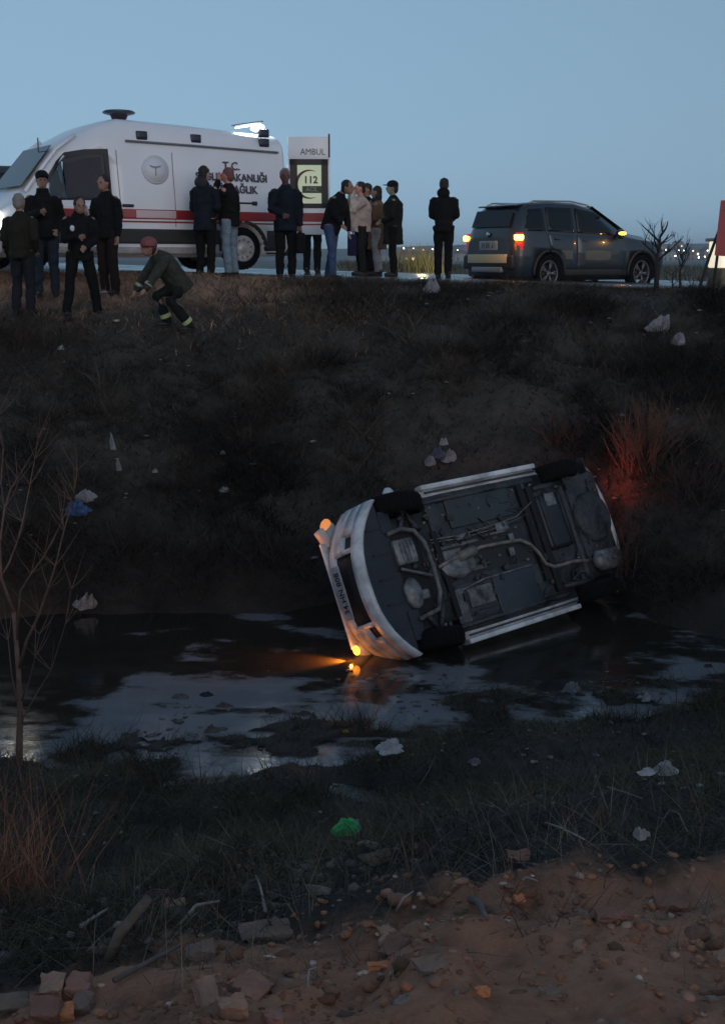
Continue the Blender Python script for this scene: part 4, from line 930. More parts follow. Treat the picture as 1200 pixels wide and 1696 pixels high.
black_j = cloth('black_jacket', (.012,.012,.014)); navy_j = cloth('navy_jacket', (.014,.020,.034)); olive_j = cloth('dark_olive_jacket', (.030,.029,.020)); char_j = cloth('charcoal_coat', (.018,.022,.020)); brown_c = cloth('camel_coat', (.20,.12,.075)); cream_j = cloth('cream_puffer', (.52,.42,.40))
tr_blk = cloth('black_trousers', (.010,.010,.011)); tr_nav = cloth('slate_trousers', (.022,.026,.036)); tr_red = cloth('dark_maroon_trousers', (.030,.018,.019)); jeans_l = cloth('pale_blue_jeans', (.20,.28,.36)); jeans_b = cloth('blue_jeans', (.060,.095,.19)); jeans_d = cloth('dark_jeans', (.035,.045,.065)); tr_pale = cloth('pale_trousers', (.40,.40,.45))
fire_j = cloth('olive_fire_coat', (.050,.055,.044)); fire_t = cloth('dark_fire_trousers', (.018,.022,.024)); refl = mat('reflective_tape', (.30,.34,.28), .35, emit=None); refl_y = mat('yellow_reflective_tape', (.42,.48,.22), .35)
G1 = 'people watching on the bank top'
person('grey-haired man in dark olive jacket seen from behind at the far left edge', *stand(42, 17.9), face=165, h=1.72, arms=('pocket','pocket'), jacket=olive_j, trousers=tr_nav, hair=hair_g, legs=(.12,.12), bulk=1.15, group=G1, hood=None)
person('tall man in black cap and high-collared dark jacket before the ambulance nose', *stand(80, 18.9), face=20, h=1.86, arms=('pocket','phone'), jacket=black_j, trousers=jeans_d, hat=('cap', cloth('black_cap', (.012,.014,.022))), collar=black_j, legs=(.11,.13), bulk=1.12, group=G1)
def badge(P, s, hd, tor, arm, lg):
    b = MB(); b.ell(tor(.36, .155, -.13), (.035,.014,.045), mat('white_badge', (.55,.60,.70), .4), n=12, k=6); b.build('chest_badge', P)
    b = MB(); b.poly([tor(.30,.15,.04), tor(.50,.10,.05), tor(.50,.10,-.05), tor(.30,.15,-.04)], .012, mat('blue_shirt', (.03,.05,.16), .7)); b.build('shirt_front', P)
person('man in dark clothes, legs apart and head bowed, lowest of the left group', *stand(137, 17.8), face=25, h=1.74, lean=8, arms=('front','phone'), head=(.0,-.05,-.05), jacket=black_j, trousers=tr_blk, legs=(.24,.22), bulk=1.12, extra=badge, group=G1)
def paper(P, s, hd, tor, arm, lg):
    b = MB(); b.box(arm[-1][3] + Vector((0,-.02,.02)), (.10,.015,.16), mat('white_paper', (.55,.55,.55), .6), bev=.003, rot=(.5,.2,0)); b.build('folded_paper', P)
person('short-haired man in dark jacket and maroon trousers standing by the ambulance cab door looking down', *stand(182, 19.2), face=-28, h=1.84, arms=('down','phone'), head=(0,-.02,-.02), jacket=black_j, trousers=tr_red, bulk=1.08, extra=paper, group=G1)
# firefighter stooping on the slope
def fire(P, s, hd, tor, arm, lg):
    for nm, hh, r in (('reflective_band', .06, (.20,.155)), ('reflective_band', .34, (.205,.155))):
        b = MB(); b.tube([tor(hh-.02), tor(hh+.02)], [r, r], refl, 18, cap=False); b.build(nm, P)
    for k in (1, -1):
        S0, e, w_, tip, hv = arm[k]; m_ = (e*.35+w_*.65); b = MB(); b.tube([m_-hv*.022, m_+hv*.022], [.062,.062], refl, 12, cap=False); b.build('sleeve_band', P)
        hip, kn, an = lg[k]; d = (an-kn).normalized(); m_ = an - d*.10; b = MB(); b.tube([m_-d*.03, m_+d*.03], [.084,.084], refl_y, 12, cap=False); b.build('ankle_band', P)
fx, fy, fz = stand(300, 17.6)
person('firefighter in olive coat with reflective bands stooping on the slope, head down', fx, fy, fz + .02, face=-62, h=1.72, lean=36, crouch=.28, arms=(((.05,-.18,-.22),(.02,-.16,-.20)), ((-.05,-.18,-.24),(-.03,-.12,-.20))), jacket=fire_j, trousers=fire_t,
       hat=('helmet', mat('faded_red_helmet', (.20,.055,.06), .6)), legpose=(((.16,-.20,.42),(.14,.10,.06)), ((-.14,-.30,.50),(-.16,-.14,.12))), bulk=1.16, head=(0,-.02,-.03), extra=fire, group='rescuers')
G2 = 'people beside the ambulance'
person('man seen from behind in long dark blue jacket with grey hood hanging down', *stand(342, 20.6), face=155, h=1.80, arms=('front','front'), jacket=navy_j, trousers=tr_blk, hood=cloth('grey_hood', (.045,.045,.06)), coat=.08, bulk=1.14, group=G2, skin=skin_pink)
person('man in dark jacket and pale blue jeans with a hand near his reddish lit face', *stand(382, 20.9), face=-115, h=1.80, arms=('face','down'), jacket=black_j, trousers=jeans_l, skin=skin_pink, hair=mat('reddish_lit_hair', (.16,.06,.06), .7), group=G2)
def bagx(P, s, hd, tor, arm, lg):
    c = arm[1][3] + Vector((0,0,-.20)); b = MB(); b.box(c, (.16,.36,.34), cloth('black_bag', (.010,.010,.012)), bev=.05); b.tube([c+Vector((0,-.1,.16)), arm[1][3], c+Vector((0,.1,.16))], .012, black_j, 6); b.build('hand_bag', P)
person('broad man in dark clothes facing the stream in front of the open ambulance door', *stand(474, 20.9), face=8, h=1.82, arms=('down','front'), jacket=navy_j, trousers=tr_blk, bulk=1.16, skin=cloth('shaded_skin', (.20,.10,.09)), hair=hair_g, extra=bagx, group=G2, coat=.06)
person('paramedic mostly hidden behind the open ambulance door, only dark legs showing', *stand(517, 23.2), face=170, h=1.78, arms=('front','front'), jacket=navy_j, trousers=tr_blk, group=G2)
G3 = 'people on the road behind the ambulance'
person('man in black jacket and blue jeans stooping forward to the right', *stand(549, 21.25), face=62, h=1.74, lean=20, arms=('hang','front'), head=(0,-.06,-.03), jacket=black_j, trousers=jeans_b, stride=.10, group=G3)
def shoulderbag(P, s, hd, tor, arm, lg):
    c = tor(-.12, .16, .02) + Vector((0,0,-.22)); b = MB(); b.box(c, (.10,.20,.40), cloth('navy_bag', (.02,.02,.06)), bev=.03); b.tube([c+Vector((0,0,.18)), arm[1][2]], .012, navy_j, 6); b.build('shoulder_bag', P)
person('person in cream puffer jacket and dark trousers holding a hand to the face', *stand(597, 23.3), face=-75, h=1.72, arms=('face','face'), jacket=cream_j, trousers=cloth('dark_grey_trousers', (.022,.024,.022)), skin=skin_pink, bulk=1.16, extra=shoulderbag, group=G3)
person('dark dressed person half hidden behind the cream puffer jacket', *stand(608, 24.4), face=-60, h=1.76, arms=('down','down'), jacket=black_j, trousers=tr_blk, coat=.35, group=G3)
person('woman in camel coat, pale trousers and black headscarf', *stand(624, 23.8), face=-100, h=1.68, arms=('front','front'), jacket=brown_c, trousers=tr_pale, coat=.30, long_hair=True, group=G3)
person('man in long dark coat and flat cap standing sideways, right end of the group', *stand(650, 23.1), face=-90, h=1.73, arms=('front','down'), jacket=char_j, trousers=tr_blk, coat=.22, hat=('cap', cloth('dark_flat_cap', (.012,.016,.018))), skin=cloth('pale_skin', (.30,.28,.24)), group=G3)
person('lone man in black jacket seen from behind, standing apart left of the grey car', *stand(733, 22.9), face=168, h=1.80, arms=('front','front'), jacket=black_j, trousers=tr_blk, hood=black_j, bulk=1.12, legs=(.09,.09))
# bake the remeshed clothes and bodies in one pass, with soft folds pressed into the cloth
bpy.context.view_layer.update()
dg = bpy.context.evaluated_depsgraph_get()
for o, wr, seed in PENDING:
    me = bpy.data.meshes.new_from_object(o.evaluated_get(dg))
    m0 = o.data.materials[0]; me.materials.clear(); me.materials.append(m0)
    if wr and len(me.vertices):
        n = len(me.vertices); co = np.empty(n*3, np.float32); no = np.empty(n*3, np.float32)
        me.vertices.foreach_get('co', co); me.vertices.foreach_get('normal', no); co = co.reshape(-1, 3).astype(float); no = no.reshape(-1, 3)
        d = fbm(co[:,0]*9 + co[:,1]*7 + seed*3.1, co[:,2]*13 + co[:,1]*5, seed, 3)*2*wr
        co = co + no*d[:, None]; me.vertices.foreach_set('co', co.astype(np.float32).ravel()); me.update()
    o.modifiers.clear(); o.data = me
# ------------------------------------------------------------------ far side: hills, town, field, lights
hill_m = mat('far_hillside', (.13,.135,.13), .9, var=.5, vscale=.012)
def hill_z(x, y):
    t = np.clip((y-900)/500, 0, 1); base = 3 + 21*t*t*(3-2*t)
    side = .75 + .25*sst(x, -150, 200)
    return (base*side + (fbm(x*.006, y*.006, 71, 5)*15 + fbm(x*.03, y*.03, 72, 3)*2.5)*t - 3)
hl_ = grid_mesh('hills', np.linspace(-1500, 1500, 160), np.linspace(880, 2000, 60), hill_z, hill_m); tag(hl_, kind='structure')
verge_m = mat('dry_verge', (.16,.14,.09), .9, col2=(.06,.06,.04), vscale=.5)
# houses of the far town, each its own
wallm = [mat('far_wall_%s' % n_, c, .8, var=.12, vscale=.3) for n_, c in (('cream', (.30,.29,.27)), ('grey', (.20,.21,.22)), ('rose', (.25,.21,.20)), ('white', (.36,.37,.38)))]
roofm = mat('far_roof_tile', (.15,.11,.10), .8); winlit = mat('lit_window', (1,.8,.5), .4, emit=(1,.78,.45), estr=2.2); windark = mat('unlit_window', (.02,.025,.03), .3)
rr_ = random.Random(3)
names = ['cream', 'grey', 'rose', 'white']
spots = []
for i in range(34):
    px = 640 + i*17 + rr_.uniform(-7, 7); y = rr_.uniform(620, 1250)
    spots.append((px, y))
kinds = ['low', 'tall', 'square', 'wide', 'narrow']
wherew = ['left of the lone man', 'just left of the grey car', 'behind the grey car', 'right of the grey car', 'by the red sign']
for i, (px, y) in enumerate(spots):
    z0 = (float(hill_z(np.array([px*0+(px-600)/FPX*y]), np.array([y]))[0]) if y > 900 else 0) + 2.2; x = x_at(px, y, z0)
    z0 = max(z0, 3.0)
    w, d, h = rr_.uniform(7, 15), rr_.uniform(7, 10), rr_.uniform(3, 6.5); k = i % 4
    pos = wherew[min(4, int((px-640)/120))]
    t = thing('far_house', 'far house', 'house', (x, y, z0 - .5), rr_.uniform(-.3, .3), 'houses of the far town')
    t['label'] = '%s %s house of the far town %s' % (('small', 'tall', 'squat', 'broad', 'slim')[i % 5], names[k], pos)
    b = MB(); b.box((0,0,h/2), (w, d, h), wallm[k]); b.build('wall', t)
    b = MB()
    if i % 3: b.add([(-w/2-.4,-d/2-.4,h),(w/2+.4,-d/2-.4,h),(w/2+.4,d/2+.4,h),(-w/2-.4,d/2+.4,h),(-w/2+1.5,0,h+2),(w/2-1.5,0,h+2)], [(0,1,5,4),(2,3,4,5),(1,2,5),(3,0,4),(3,2,1,0)], roofm)
    else: b.box((0,0,h+.15), (w+.3, d+.3, .3), wallm[1]); b.box((w*.2,0,h+.8), (2,2,1.3), wallm[k])
    b.build('roof', t)
    nf = max(1, int(h/3)); nc = max(2, int(w/3.2))
    for f_ in range(nf):
        for c_ in range(nc):
            b = MB(); b.box((-w/2 + w*(c_+.5)/nc, -d/2-.03, 1.6+f_*2.9), (1.1,.12,1.3), winlit if rr_.random() < .22 else windark); b.build('window', t)
# far lamps, each a dot of light
lm = [mat('far_lamp_white', (1,1,1), .5, emit=(.85,.92,1), estr=16), mat('far_lamp_warm', (1,.8,.5), .5, emit=(1,.72,.38), estr=16)]
pole_m = mat('pole_grey', (.08,.08,.085), .6)
lspots = [(640,520,9,1),(652,610,9,0),(668,480,8,1),(684,700,10,1),(700,560,8,1),(716,640,9,0),(741,470,7,1),(748,230,4.0,0),(757,330,6.2,0),(1092,260,6.0,0),(1096,240,3.4,1),(1101,420,7,0),(1108,430,7,0),(1117,440,5,1),(1122,450,7,1),(1131,460,7,0),(1146,480,7,1),(1156,470,4.5,0),(1166,330,4.5,1),(1170,460,7,0),(1172,250,2.8,1),(612,540,9,1),(628,500,8,1)]
def wherel(px): return ('left of the man in the flat cap' if px < 635 else 'close beside the man in the flat cap' if px < 672 else 'left of the lone man' if px < 712 else 'touching the lone man' if px < 738 else 'left of the grey car' if px < 800 else 'right behind the first sapling' if px < 1100 else 'between the two saplings' if px < 1124 else 'left of the leaning pole' if px < 1150 else 'right of the leaning pole')
for li, (px, y, hh, k) in enumerate(lspots):
    x = x_at(px, y, 3.4); t = thing('far_street_lamp', '%s %s far lamp %s, %s' % (('tiny', 'small', 'bright')[li % 3], 'white' if k == 0 else 'warm', 'high on its pole' if hh > 8 else 'low on its pole', wherel(px)), 'street lamp', (x, y, 0), 0, 'lamps of the far town')
    b = MB(); b.tube([(0,0,0),(0,0,hh-.2)], .09, pole_m, 6); b.build('pole', t)
    r_ = .0011*y*(.28 + .09*(li*7 % 4)); b = MB(); b.ell((0,0,hh), (r_,r_,r_*.8), lm[k], n=8, k=6); b.build('lamp_head', t)
# field trees and hedge clumps between road and town
def scatter_blades(name, P, L, W, tilt, m, kind='stuff', seg=2, droop=.5, seed=1, colr=(.5, 1.3), parent=None, warm=.12, tone=None):
    """thin bent blades: P (n,3) roots, L lengths, W widths; one mesh"""
    r = np.random.default_rng(seed); n = len(P); az = r.uniform(0, 2*np.pi, n); fa = r.uniform(0, 2*np.pi, n)
    tl = np.abs(r.normal(tilt, tilt*.5, n)); d = np.stack([np.cos(az)*np.sin(tl), np.sin(az)*np.sin(tl), np.cos(tl)], 1)
    sd = np.stack([np.cos(fa), np.sin(fa), fa*0], 1)
    V = []; 
    for k in range(seg+1):
        t = k/seg; c = P + d*(L*t)[:, None] + np.stack([np.cos(az), np.sin(az), -np.ones(n)*.6], 1)*(L*droop*t*t*r.uniform(.3, 1, n))[:, None]
        w = (W*(1-t*.85))[:, None]; V += [c - sd*w/2, c + sd*w/2]
    V = np.stack(V, 1); nv = 2*(seg+1)
    base = (np.arange(n)*nv)[:, None, None]; q = np.array([[2*k, 2*k+1, 2*k+3, 2*k+2] for k in range(seg)])[None]
    F = (base + q).reshape(-1, 4); me = bpy.data.meshes.new(name); V = V.reshape(-1, 3).astype(np.float32)
    me.vertices.add(len(V)); me.vertices.foreach_set('co', V.ravel()); me.loops.add(F.size); me.loops.foreach_set('vertex_index', F.astype(np.int32).ravel())
    me.polygons.add(len(F)); me.polygons.foreach_set('loop_start', np.arange(len(F))*4); me.polygons.foreach_set('loop_total', np.full(len(F), 4)); me.update(calc_edges=True)
    ca = me.color_attributes.new('tone', 'FLOAT_COLOR', 'POINT'); v = r.uniform(*colr, n); w_ = r.uniform(-warm, warm, n)
    if tone is not None: v = v*tone
    c4 = np.stack([v*(1+w_), v, v*(1-w_), np.ones(n)], 1); ca.data.foreach_set('color', np.repeat(c4, nv, 0).astype(np.float32).ravel())
    me.materials.append(m); o = bpy.data.objects.new(name, me); COL.objects.link(o)
    if kind: o['kind'] = kind
    if parent is not None: o.parent = parent
    return o
fieldg = mat('field_grass', (.12,.11,.07), .9, col2=(.04,.045,.03), vscale=.4, attr='tone')
n = 9000; yy = rng.uniform(33, 110, n); xx = x_at(rng.uniform(560, 1230, n), yy, 3.4)
scatter_blades('roadside_weeds', np.stack([xx, yy, np.zeros(n)+H(xx, yy)-.02], 1), rng.uniform(.15, .55, n), np.full(n, .03), .4, fieldg, seed=5)
def bare_tree(name, label, cat, x, y, z, h, seed, trunk_r=.03, col=None, spread=.5, depth=4, lean=(0,0), group=None, n0=3, first=.35, up=.55):
    t = thing(name, label, cat, (x, y, z), 0, group); r = random.Random(seed); m = col or mat('dark_bark', (.022,.018,.016), .9)
    tb = MB(); top = Vector((lean[0]*h, lean[1]*h, h*.72)); pts = [Vector((0,0,-.05))]; 
    for k in range(1, 6): pts.append(Vector((top.x*k/5+r.uniform(-.02,.02)*h, top.y*k/5+r.uniform(-.02,.02)*h, top.z*k/5)))
    tb.tube(pts, [trunk_r*(1-.13*k) for k in range(6)], m, 7); tb.build('trunk', t); bb = MB()
    def grow(p, d, L, rad, lv):
        pp = [p]; dd = d.copy()
        for k in range(4):
            dd = (dd + Vector((r.uniform(-.22,.22), r.uniform(-.22,.22), r.uniform(-.05,.16)))).normalized(); pp.append(pp[-1] + dd*L/4)
        bb.tube(pp, [rad, rad*.85, rad*.7, rad*.55, rad*.35], m, 5)
        if lv > 0:
            for _ in range(r.choice((2, 3, 3))):
                k = r.choice((1, 2, 3, 4)); nd = (dd + Vector((r.uniform(-1,1), r.uniform(-1,1), r.uniform(-.2,.7)))*spread*1.2).normalized(); grow(pp[k], nd, L*r.uniform(.5,.8), rad*.5, lv-1)
    for i in range(n0*2):
        f_ = first + (1-first)*i/(n0*2-1); p = pts[min(5, int(f_*5))].lerp(pts[min(5, int(f_*5)+1)], f_*5-int(f_*5)); a = i*2.4 + r.uniform(-.4,.4)
        grow(p, Vector((math.cos(a)*spread, math.sin(a)*spread, up)).normalized(), h*r.uniform(.25,.42), trunk_r*.45, depth-2)
    bb.build('branches', t); return t
def on(px, y):
    x = 0
    for _ in range(4): z = H1(x, y); x = x_at(px, y, z)
    return x, y, z
bare_tree('sapling', 'bare bushy-topped sapling right in front of the grey car bonnet', 'tree', *on(1086, 20.3), 1.22, 4, .05, first=.55, depth=4, spread=.65)
bare_tree('sapling', 'short bare sapling between the grey car and the leaning pole', 'tree', *on(1125, 20.4), .80, 9, .028, first=.6, depth=4, spread=.35)
bare_tree('sapling', 'very small bushy seedling beside the short bare sapling', 'tree', *on(1112, 20.4), .42, 12, .018, first=.3, depth=4, spread=.7)
x, y, z = on(1150, 20.3); t = thing('leaning_pole', 'dark wooden pole leaning to the right beside the red sign', 'pole', (x, y, z))
b = MB(); b.tube([(0,0,-.2),(.20,.02,.55),(.47,.05,1.38)], [.028,.026,.022], mat('weathered_pole', (.03,.028,.028), .8), 8); b.build('pole', t)
# red and white sign, tilted, cut by the picture edge
x, y, z = on(1178, 20.2); t = thing('road_sign', 'red and white road works sign board on a thin dark post', 'sign', (x, y, z))
b = MB(); b.tube([(0,0,-.2),(.06,0,.7),(.07,.0,1.3)], .025, MATS['weathered_pole'], 8); b.build('post', t)
red_s = mat('sign_red', (.34,.035,.045), .5); wht_s = mat('sign_white', (.55,.50,.52), .5)
b = MB(); b.poly([(.0,-.04,.60),(.62,-.04,.55),(.66,-.04,1.52),(.05,-.04,1.47)], .02, red_s); bd = b.build('board', t)
b = MB(); b.poly([(.20,-.064,1.02),(.30,-.064,1.00),(.50,-.064,1.38),(.36,-.064,1.38),(.23,-.064,1.28)], .003, wht_s); b.poly([(.12,-.063,1.30),(.22,-.063,1.34),(.34,-.063,1.44),(.16,-.063,1.43)], .003, mat('sign_pink', (.45,.22,.28), .5)); b.build('white_marking', bd)
# small lit booth behind the sign
bx = x_at(1222, 23.8, 3.3); t = thing('roadside_booth', 'pale small booth lit warm behind the red sign at right edge', 'booth', (bx, 23.8, float(road_z(bx))))
b = MB(); b.box((0,0,.12), (.95,.9,.5), mat('booth_base', (.20,.18,.12), .8, var=.3), bev=.02); b.build('base', t)
b = MB(); b.box((0,0,.62), (.98,.9,.50), mat('booth_lit_panel', (.8,.75,.6), .4, emit=(1,.90,.66), estr=.8), bev=.03); b.build('lit_panel', t)
b = MB(); b.box((0,0,.90), (1.1,1.0,.06), mat('booth_roof', (.3,.28,.25), .7), bev=.01); b.build('roof', t)
# dark vehicle standing behind the ambulance nose
t = thing('dark_pickup', 'dark vehicle roof showing behind the ambulance bonnet at left edge', 'car', (-9.2, 26.6, float(road_z(-9.2))), R(180))
dk = mat('dark_blue_paint', (.03,.035,.045), .3, coat=.5)
TS = [ssec(-2.4,.4,.7,1.3,1.75,.85,.70), ssec(-2.3,.35,.7,1.35,2.0,.95,.75), ssec(.2,.35,.7,1.35,2.06,.95,.76), ssec(.9,.35,.7,1.3,1.5,.95,.78), ssec(2.0,.35,.7,1.15,1.3,.9,.7), ssec(2.3,.4,.65,.9,1.0,.8,.6)]
b = MB(); loft(TS, lambda i, k: dk, b); weld(b.build('body', t))
side_patch(TS, [(-2.1,1.4),(.6,1.4),(.2,1.85),(-2.0,1.85)], glass_d, 'window', t, 1)
for xx_ in (-1.5, 1.5):
    for s in (1, -1): wheel(t, xx_, s*.85, .37, .22, .22, rim_m, s, 'alloy')
# haze: thin dusk air over the whole place
hz = MB(); hzm = bpy.data.materials.new('dusk_haze'); hzm.use_nodes = True; hn = hzm.node_tree; hn.nodes.clear()
ho_ = hn.nodes.new('ShaderNodeOutputMaterial'); hv_ = hn.nodes.new('ShaderNodeVolumePrincipled'); hv_.inputs['Color'].default_value = (.88,.93,1,1); hv_.inputs['Density'].default_value = .0004; hv_.inputs['Anisotropy'].default_value = .1
hn.links.new(hv_.outputs[0], ho_.inputs['Volume'])
hz.box((0, 1500, 20), (6000, 3200, 48), hzm)
USE_HAZE = True
if USE_HAZE: tag(hz.build('haze'), kind='stuff')
# ------------------------------------------------------------------ vegetation of the banks
weed_m = mat('dead_weed', (.070,.058,.046), .9, col2=(.020,.017,.014), vscale=1.2, attr='tone', spec=.2)
dryg_m = mat('dry_grass', (.50,.33,.23), .9, col2=(.24,.155,.11), vscale=1.5, attr='tone', spec=.2)  # dry blades, their colour also holding the crest's warm lamplight
wetg_m = mat('dark_matted_grass', (.068,.058,.038), .85, col2=(.020,.017,.012), vscale=1.6, attr='tone', spec=.25)
twig_m = mat('bramble_twig', (.075,.056,.048), .9, col2=(.025,.019,.017), vscale=3, attr='tone', spec=.2)
def area(n, x0, x1, y0, y1, mask=None, seed=0):
    r = np.random.default_rng(seed); x = r.uniform(x0, x1, n*3); y = r.uniform(y0, y1, n*3)
    if mask is not None: k = r.uniform(0, 1, n*3) < mask(x, y); x, y = x[k], y[k]
    x, y = x[:n], y[:n]; return np.stack([x, y, H(x, y) - .015], 1)
def far_mask(x, y):
    yf = np.interp(x, FX, FY); c = sst(fbm(x*.9, y*.9, 41), -.12, .18)
    wid = (np.abs(x) < y*.36 + .5)
    return wid*(y > yf + .15)*(.5 + .5*c)
far1 = lambda x, y: far_mask(x, y)*(1 - sst(-x, .4, 2.0)*sst(y, 17.2, 18.2)*.92)
P = area(125000, -8, 8, 12.4, 20.9, far1, 1); n = len(P)
tn = (.5 + 1.3*sst(fbm(P[:,0]*.9, P[:,1]*.9, 91), -.15, .25))*(.5 + .5*sst(P[:,1] + fbm(P[:,0], P[:,1], 92)*1.5, 13.6, 15.8))
scatter_blades('bank_weeds', P, rng.uniform(.07, .30, n)*(.45+1.6*sst(fbm(P[:,0]*1.7, P[:,1]*1.7, 81), -.12, .22))*(1-.5*sst(P[:,1], 18.8, 20.2)), rng.uniform(.006, .016, n), .65, weed_m, seed=2, droop=.7, colr=(.4, 1.7), tone=tn)
P = area(34000, -8, 8, 12.5, 20.2, lambda x, y: far1(x, y)*(.2+.8*sst(fbm(x*.6, y*.6, 44), -.1, .2)), 3); n = len(P)
scatter_blades('bank_brambles', P, rng.uniform(.25, .7, n)*(.5+.8*sst(fbm(P[:,0]*1.3, P[:,1]*1.3, 83), -.1, .2))*(1-.5*sst(P[:,1], 18.8, 20.2)), rng.uniform(.004, .009, n), .6, twig_m, seg=4, droop=.9, seed=4, colr=(.5, 1.9))
P = area(26000, -7.5, 3, 16.6, 21.1, lambda x, y: (np.abs(x) < y*.36+.5)*sst(-x + fbm(x*.8, y*.8, 46)*3, -.9, 1.3)*sst(y, 16.8, 18.6), 5); n = len(P)
scatter_blades('crest_dry_grass', P, rng.uniform(.05, .17, n), rng.uniform(.006, .014, n), .8, dryg_m, seed=6, droop=.5, colr=(.4, 1.4))
P = area(16000, -1, 8, 19.6, 21.1, lambda x, y: (np.abs(x) < y*.36+.5)*1.0, 7); n = len(P)
scatter_blades('crest_weeds', P, rng.uniform(.05, .16, n), rng.uniform(.006, .014, n), .6, weed_m, seed=8, colr=(.6, 1.9))
# overhanging roots and stems above the far waterline
P = area(9000, -6, 6, 12.5, 13.5, lambda x, y: (y > np.interp(x, FX, FY) + .05)*(y < np.interp(x, FX, FY) + .8), 9); n = len(P)
scatter_blades('waterside_stems', P, rng.uniform(.15, .5, n), rng.uniform(.005, .011, n), 1.0, twig_m, seg=3, droop=1.2, seed=10, colr=(.4, 1.3))
# brushwood behind the car, caught by its tail lamp
def brush(name, label, px, y, h, w, n_, seed, m, group='brushwood behind the overturned car'):
    x, yy, z = on(px, y); t = thing(name, label, 'bush', (x, yy, z), 0, group); r = random.Random(seed); b = MB()
    for i in range(n_):
        a = r.uniform(0, 6.28); tl = r.uniform(.1, .9)*w/h; p = Vector((r.gauss(0, .14)*w, r.gauss(0, .14)*w, -.04)); d = Vector((math.cos(a)*tl, math.sin(a)*tl, 1)).normalized(); L = h*r.uniform(.5, 1.05); pts = [p]
        for k in range(5): d = (d + Vector((r.uniform(-.2,.2), r.uniform(-.2,.2), r.uniform(-.12,.06)))).normalized(); pts.append(pts[-1] + d*L/5)
        r0 = r.uniform(.004, .009); b.tube(pts, [r0, r0*.9, r0*.75, r0*.6, r0*.45, r0*.3], m, 4, cap=False)
        for _ in range(3):
            k = r.randint(1, 4); e = (d + Vector((r.uniform(-1,1), r.uniform(-1,1), r.uniform(-.3,.6)))).normalized(); b.tube([pts[k], pts[k] + e*L*.14, pts[k] + e*L*.24 + Vector((0,0,-.02))], [r0*.5, r0*.4, r0*.25], m, 3, cap=False)
    b.build('twigs', t); return t
brown_tw = mat('brown_twig', (.13,.075,.055), .9, var=.5, vscale=5)
brush('brushwood', 'twiggy brush lit red by the tail lamp right of the overturned car', 1062, 14.4, 1.0, .75, 150, 1, brown_tw)
brush('brushwood', 'low bare brush at the water right behind the car rear wheels', 1040, 13.4, .55, .6, 60, 2, brown_tw)
brush('brushwood', 'dark thorny brush at the right edge level with the car', 1150, 13.6, .7, .9, 80, 3, mat('dark_twig', (.035,.026,.022), .9))
brush('brushwood', 'reddish dark brush above the car rear wheel', 930, 15.6, .5, .8, 70, 4, brown_tw)
brush('brushwood', 'tangle of dark stems left of the car nose by the water', 455, 13.3, .55, .9, 80, 5, mat('dark_twig', (.035,.026,.022), .9), group='brush along the far waterline')
brush('brushwood', 'tangle of dark stems above the white bag at the far waterline', 215, 13.4, .6, .9, 80, 6, mat('dark_twig', (.035,.026,.022), .9), group='brush along the far waterline')
# near side
def near_mask(x, y):
    yn = np.interp(x, NX, NY); return (y < yn + 1.3)*(H(x, y) > WZ + .015)*(.25 + .75*sst(fbm(x*1.2, y*1.2, 51), -.15, .12))*sst(y - .62*np.minimum(x, .1), 3.8, 4.45)*(np.abs(y - (8.25 - .55*(x+.1))) > .12 + 5*(x < -.3) *0)*(np.abs(x) < y*.42+.3)
P = area(80000, -4.6, 4.6, 3.6, 10.8, near_mask, 11); n = len(P)
scatter_blades('near_bank_grass', P, rng.uniform(.05, .20, n), rng.uniform(.003, .009, n), .75, wetg_m, seed=12, droop=.8, seg=3, colr=(.4, 2.0))
P = area(14000, -4.4, 4.4, 6.5, 11.4, lambda x, y: near_mask(x, y)*(y > np.interp(x, NX, NY) - 1.2)*sst(fbm(x*1.6, y*1.6, 53), -.02, .15), 13); n = len(P)
scatter_blades('waterside_tufts', P, rng.uniform(.10, .34, n)*(.5+1.1*sst(fbm(P[:,0]*2.2, P[:,1]*2.2, 85), -.1, .2)), rng.uniform(.004, .009, n), .5, wetg_m, seed=14, droop=.5, seg=3, colr=(.3, 1.5))
P = area(8000, -3.5, 3.8, 3.2, 9.0, lambda x, y: (y < np.interp(x, NX, NY) - .1)*(np.abs(x) < y*.42+.2)*(.15+.85*sst(fbm(x*1.5, y*1.5, 55), -.05, .2)), 15); n = len(P)
scatter_blades('dead_straws', P, rng.uniform(.06, .32, n), rng.uniform(.002, .005, n), 1.15, mat('straw', (.16,.125,.10), .85, col2=(.06,.045,.038), vscale=3, attr='tone'), seed=16, droop=.25, seg=3, colr=(.3, 1.6))
# dry russet stalks at the lower left corner
def stalks(name, label, cx, cy, h, w, n_, seed, m):
    z = H1(cx, cy); t = thing(name, label, 'dead plant', (cx, cy, z), 0, 'dry stalks at the lower left'); r = np.random.default_rng(seed)
    P = np.stack([r.normal(0, w, n_), r.normal(0, w*.7, n_), np.zeros(n_)], 1); P[:,2] = H(P[:,0]+cx, P[:,1]+cy) - z - .02
    scatter_blades('stalks', P, r.uniform(.4, 1.0, n_)*h, r.uniform(.003, .008, n_), .28, m, seed=seed, droop=.3, seg=5, parent=t); return t
rus = mat('russet_stalk', (.42,.19,.11), .85, col2=(.16,.07,.045), vscale=4, attr='tone')
gx, gy, gz = ground_at(25, 1500); stalks('dry_stalks', 'russet dry stalks rising at the lower left edge above the bricks', gx, gy, .75, .13, 230, 3, rus)
gx, gy, gz = ground_at(10, 1400); stalks('dry_stalks', 'russet dry stalks at the left edge behind the front clump', gx-.1, gy, .80, .16, 130, 4, rus)
gx, gy, gz = ground_at(95, 1450); stalks('dry_stalks', 'thin paler dry stalks right of the russet clumps', gx, gy, .55, .20, 50, 5, MATS['straw'])
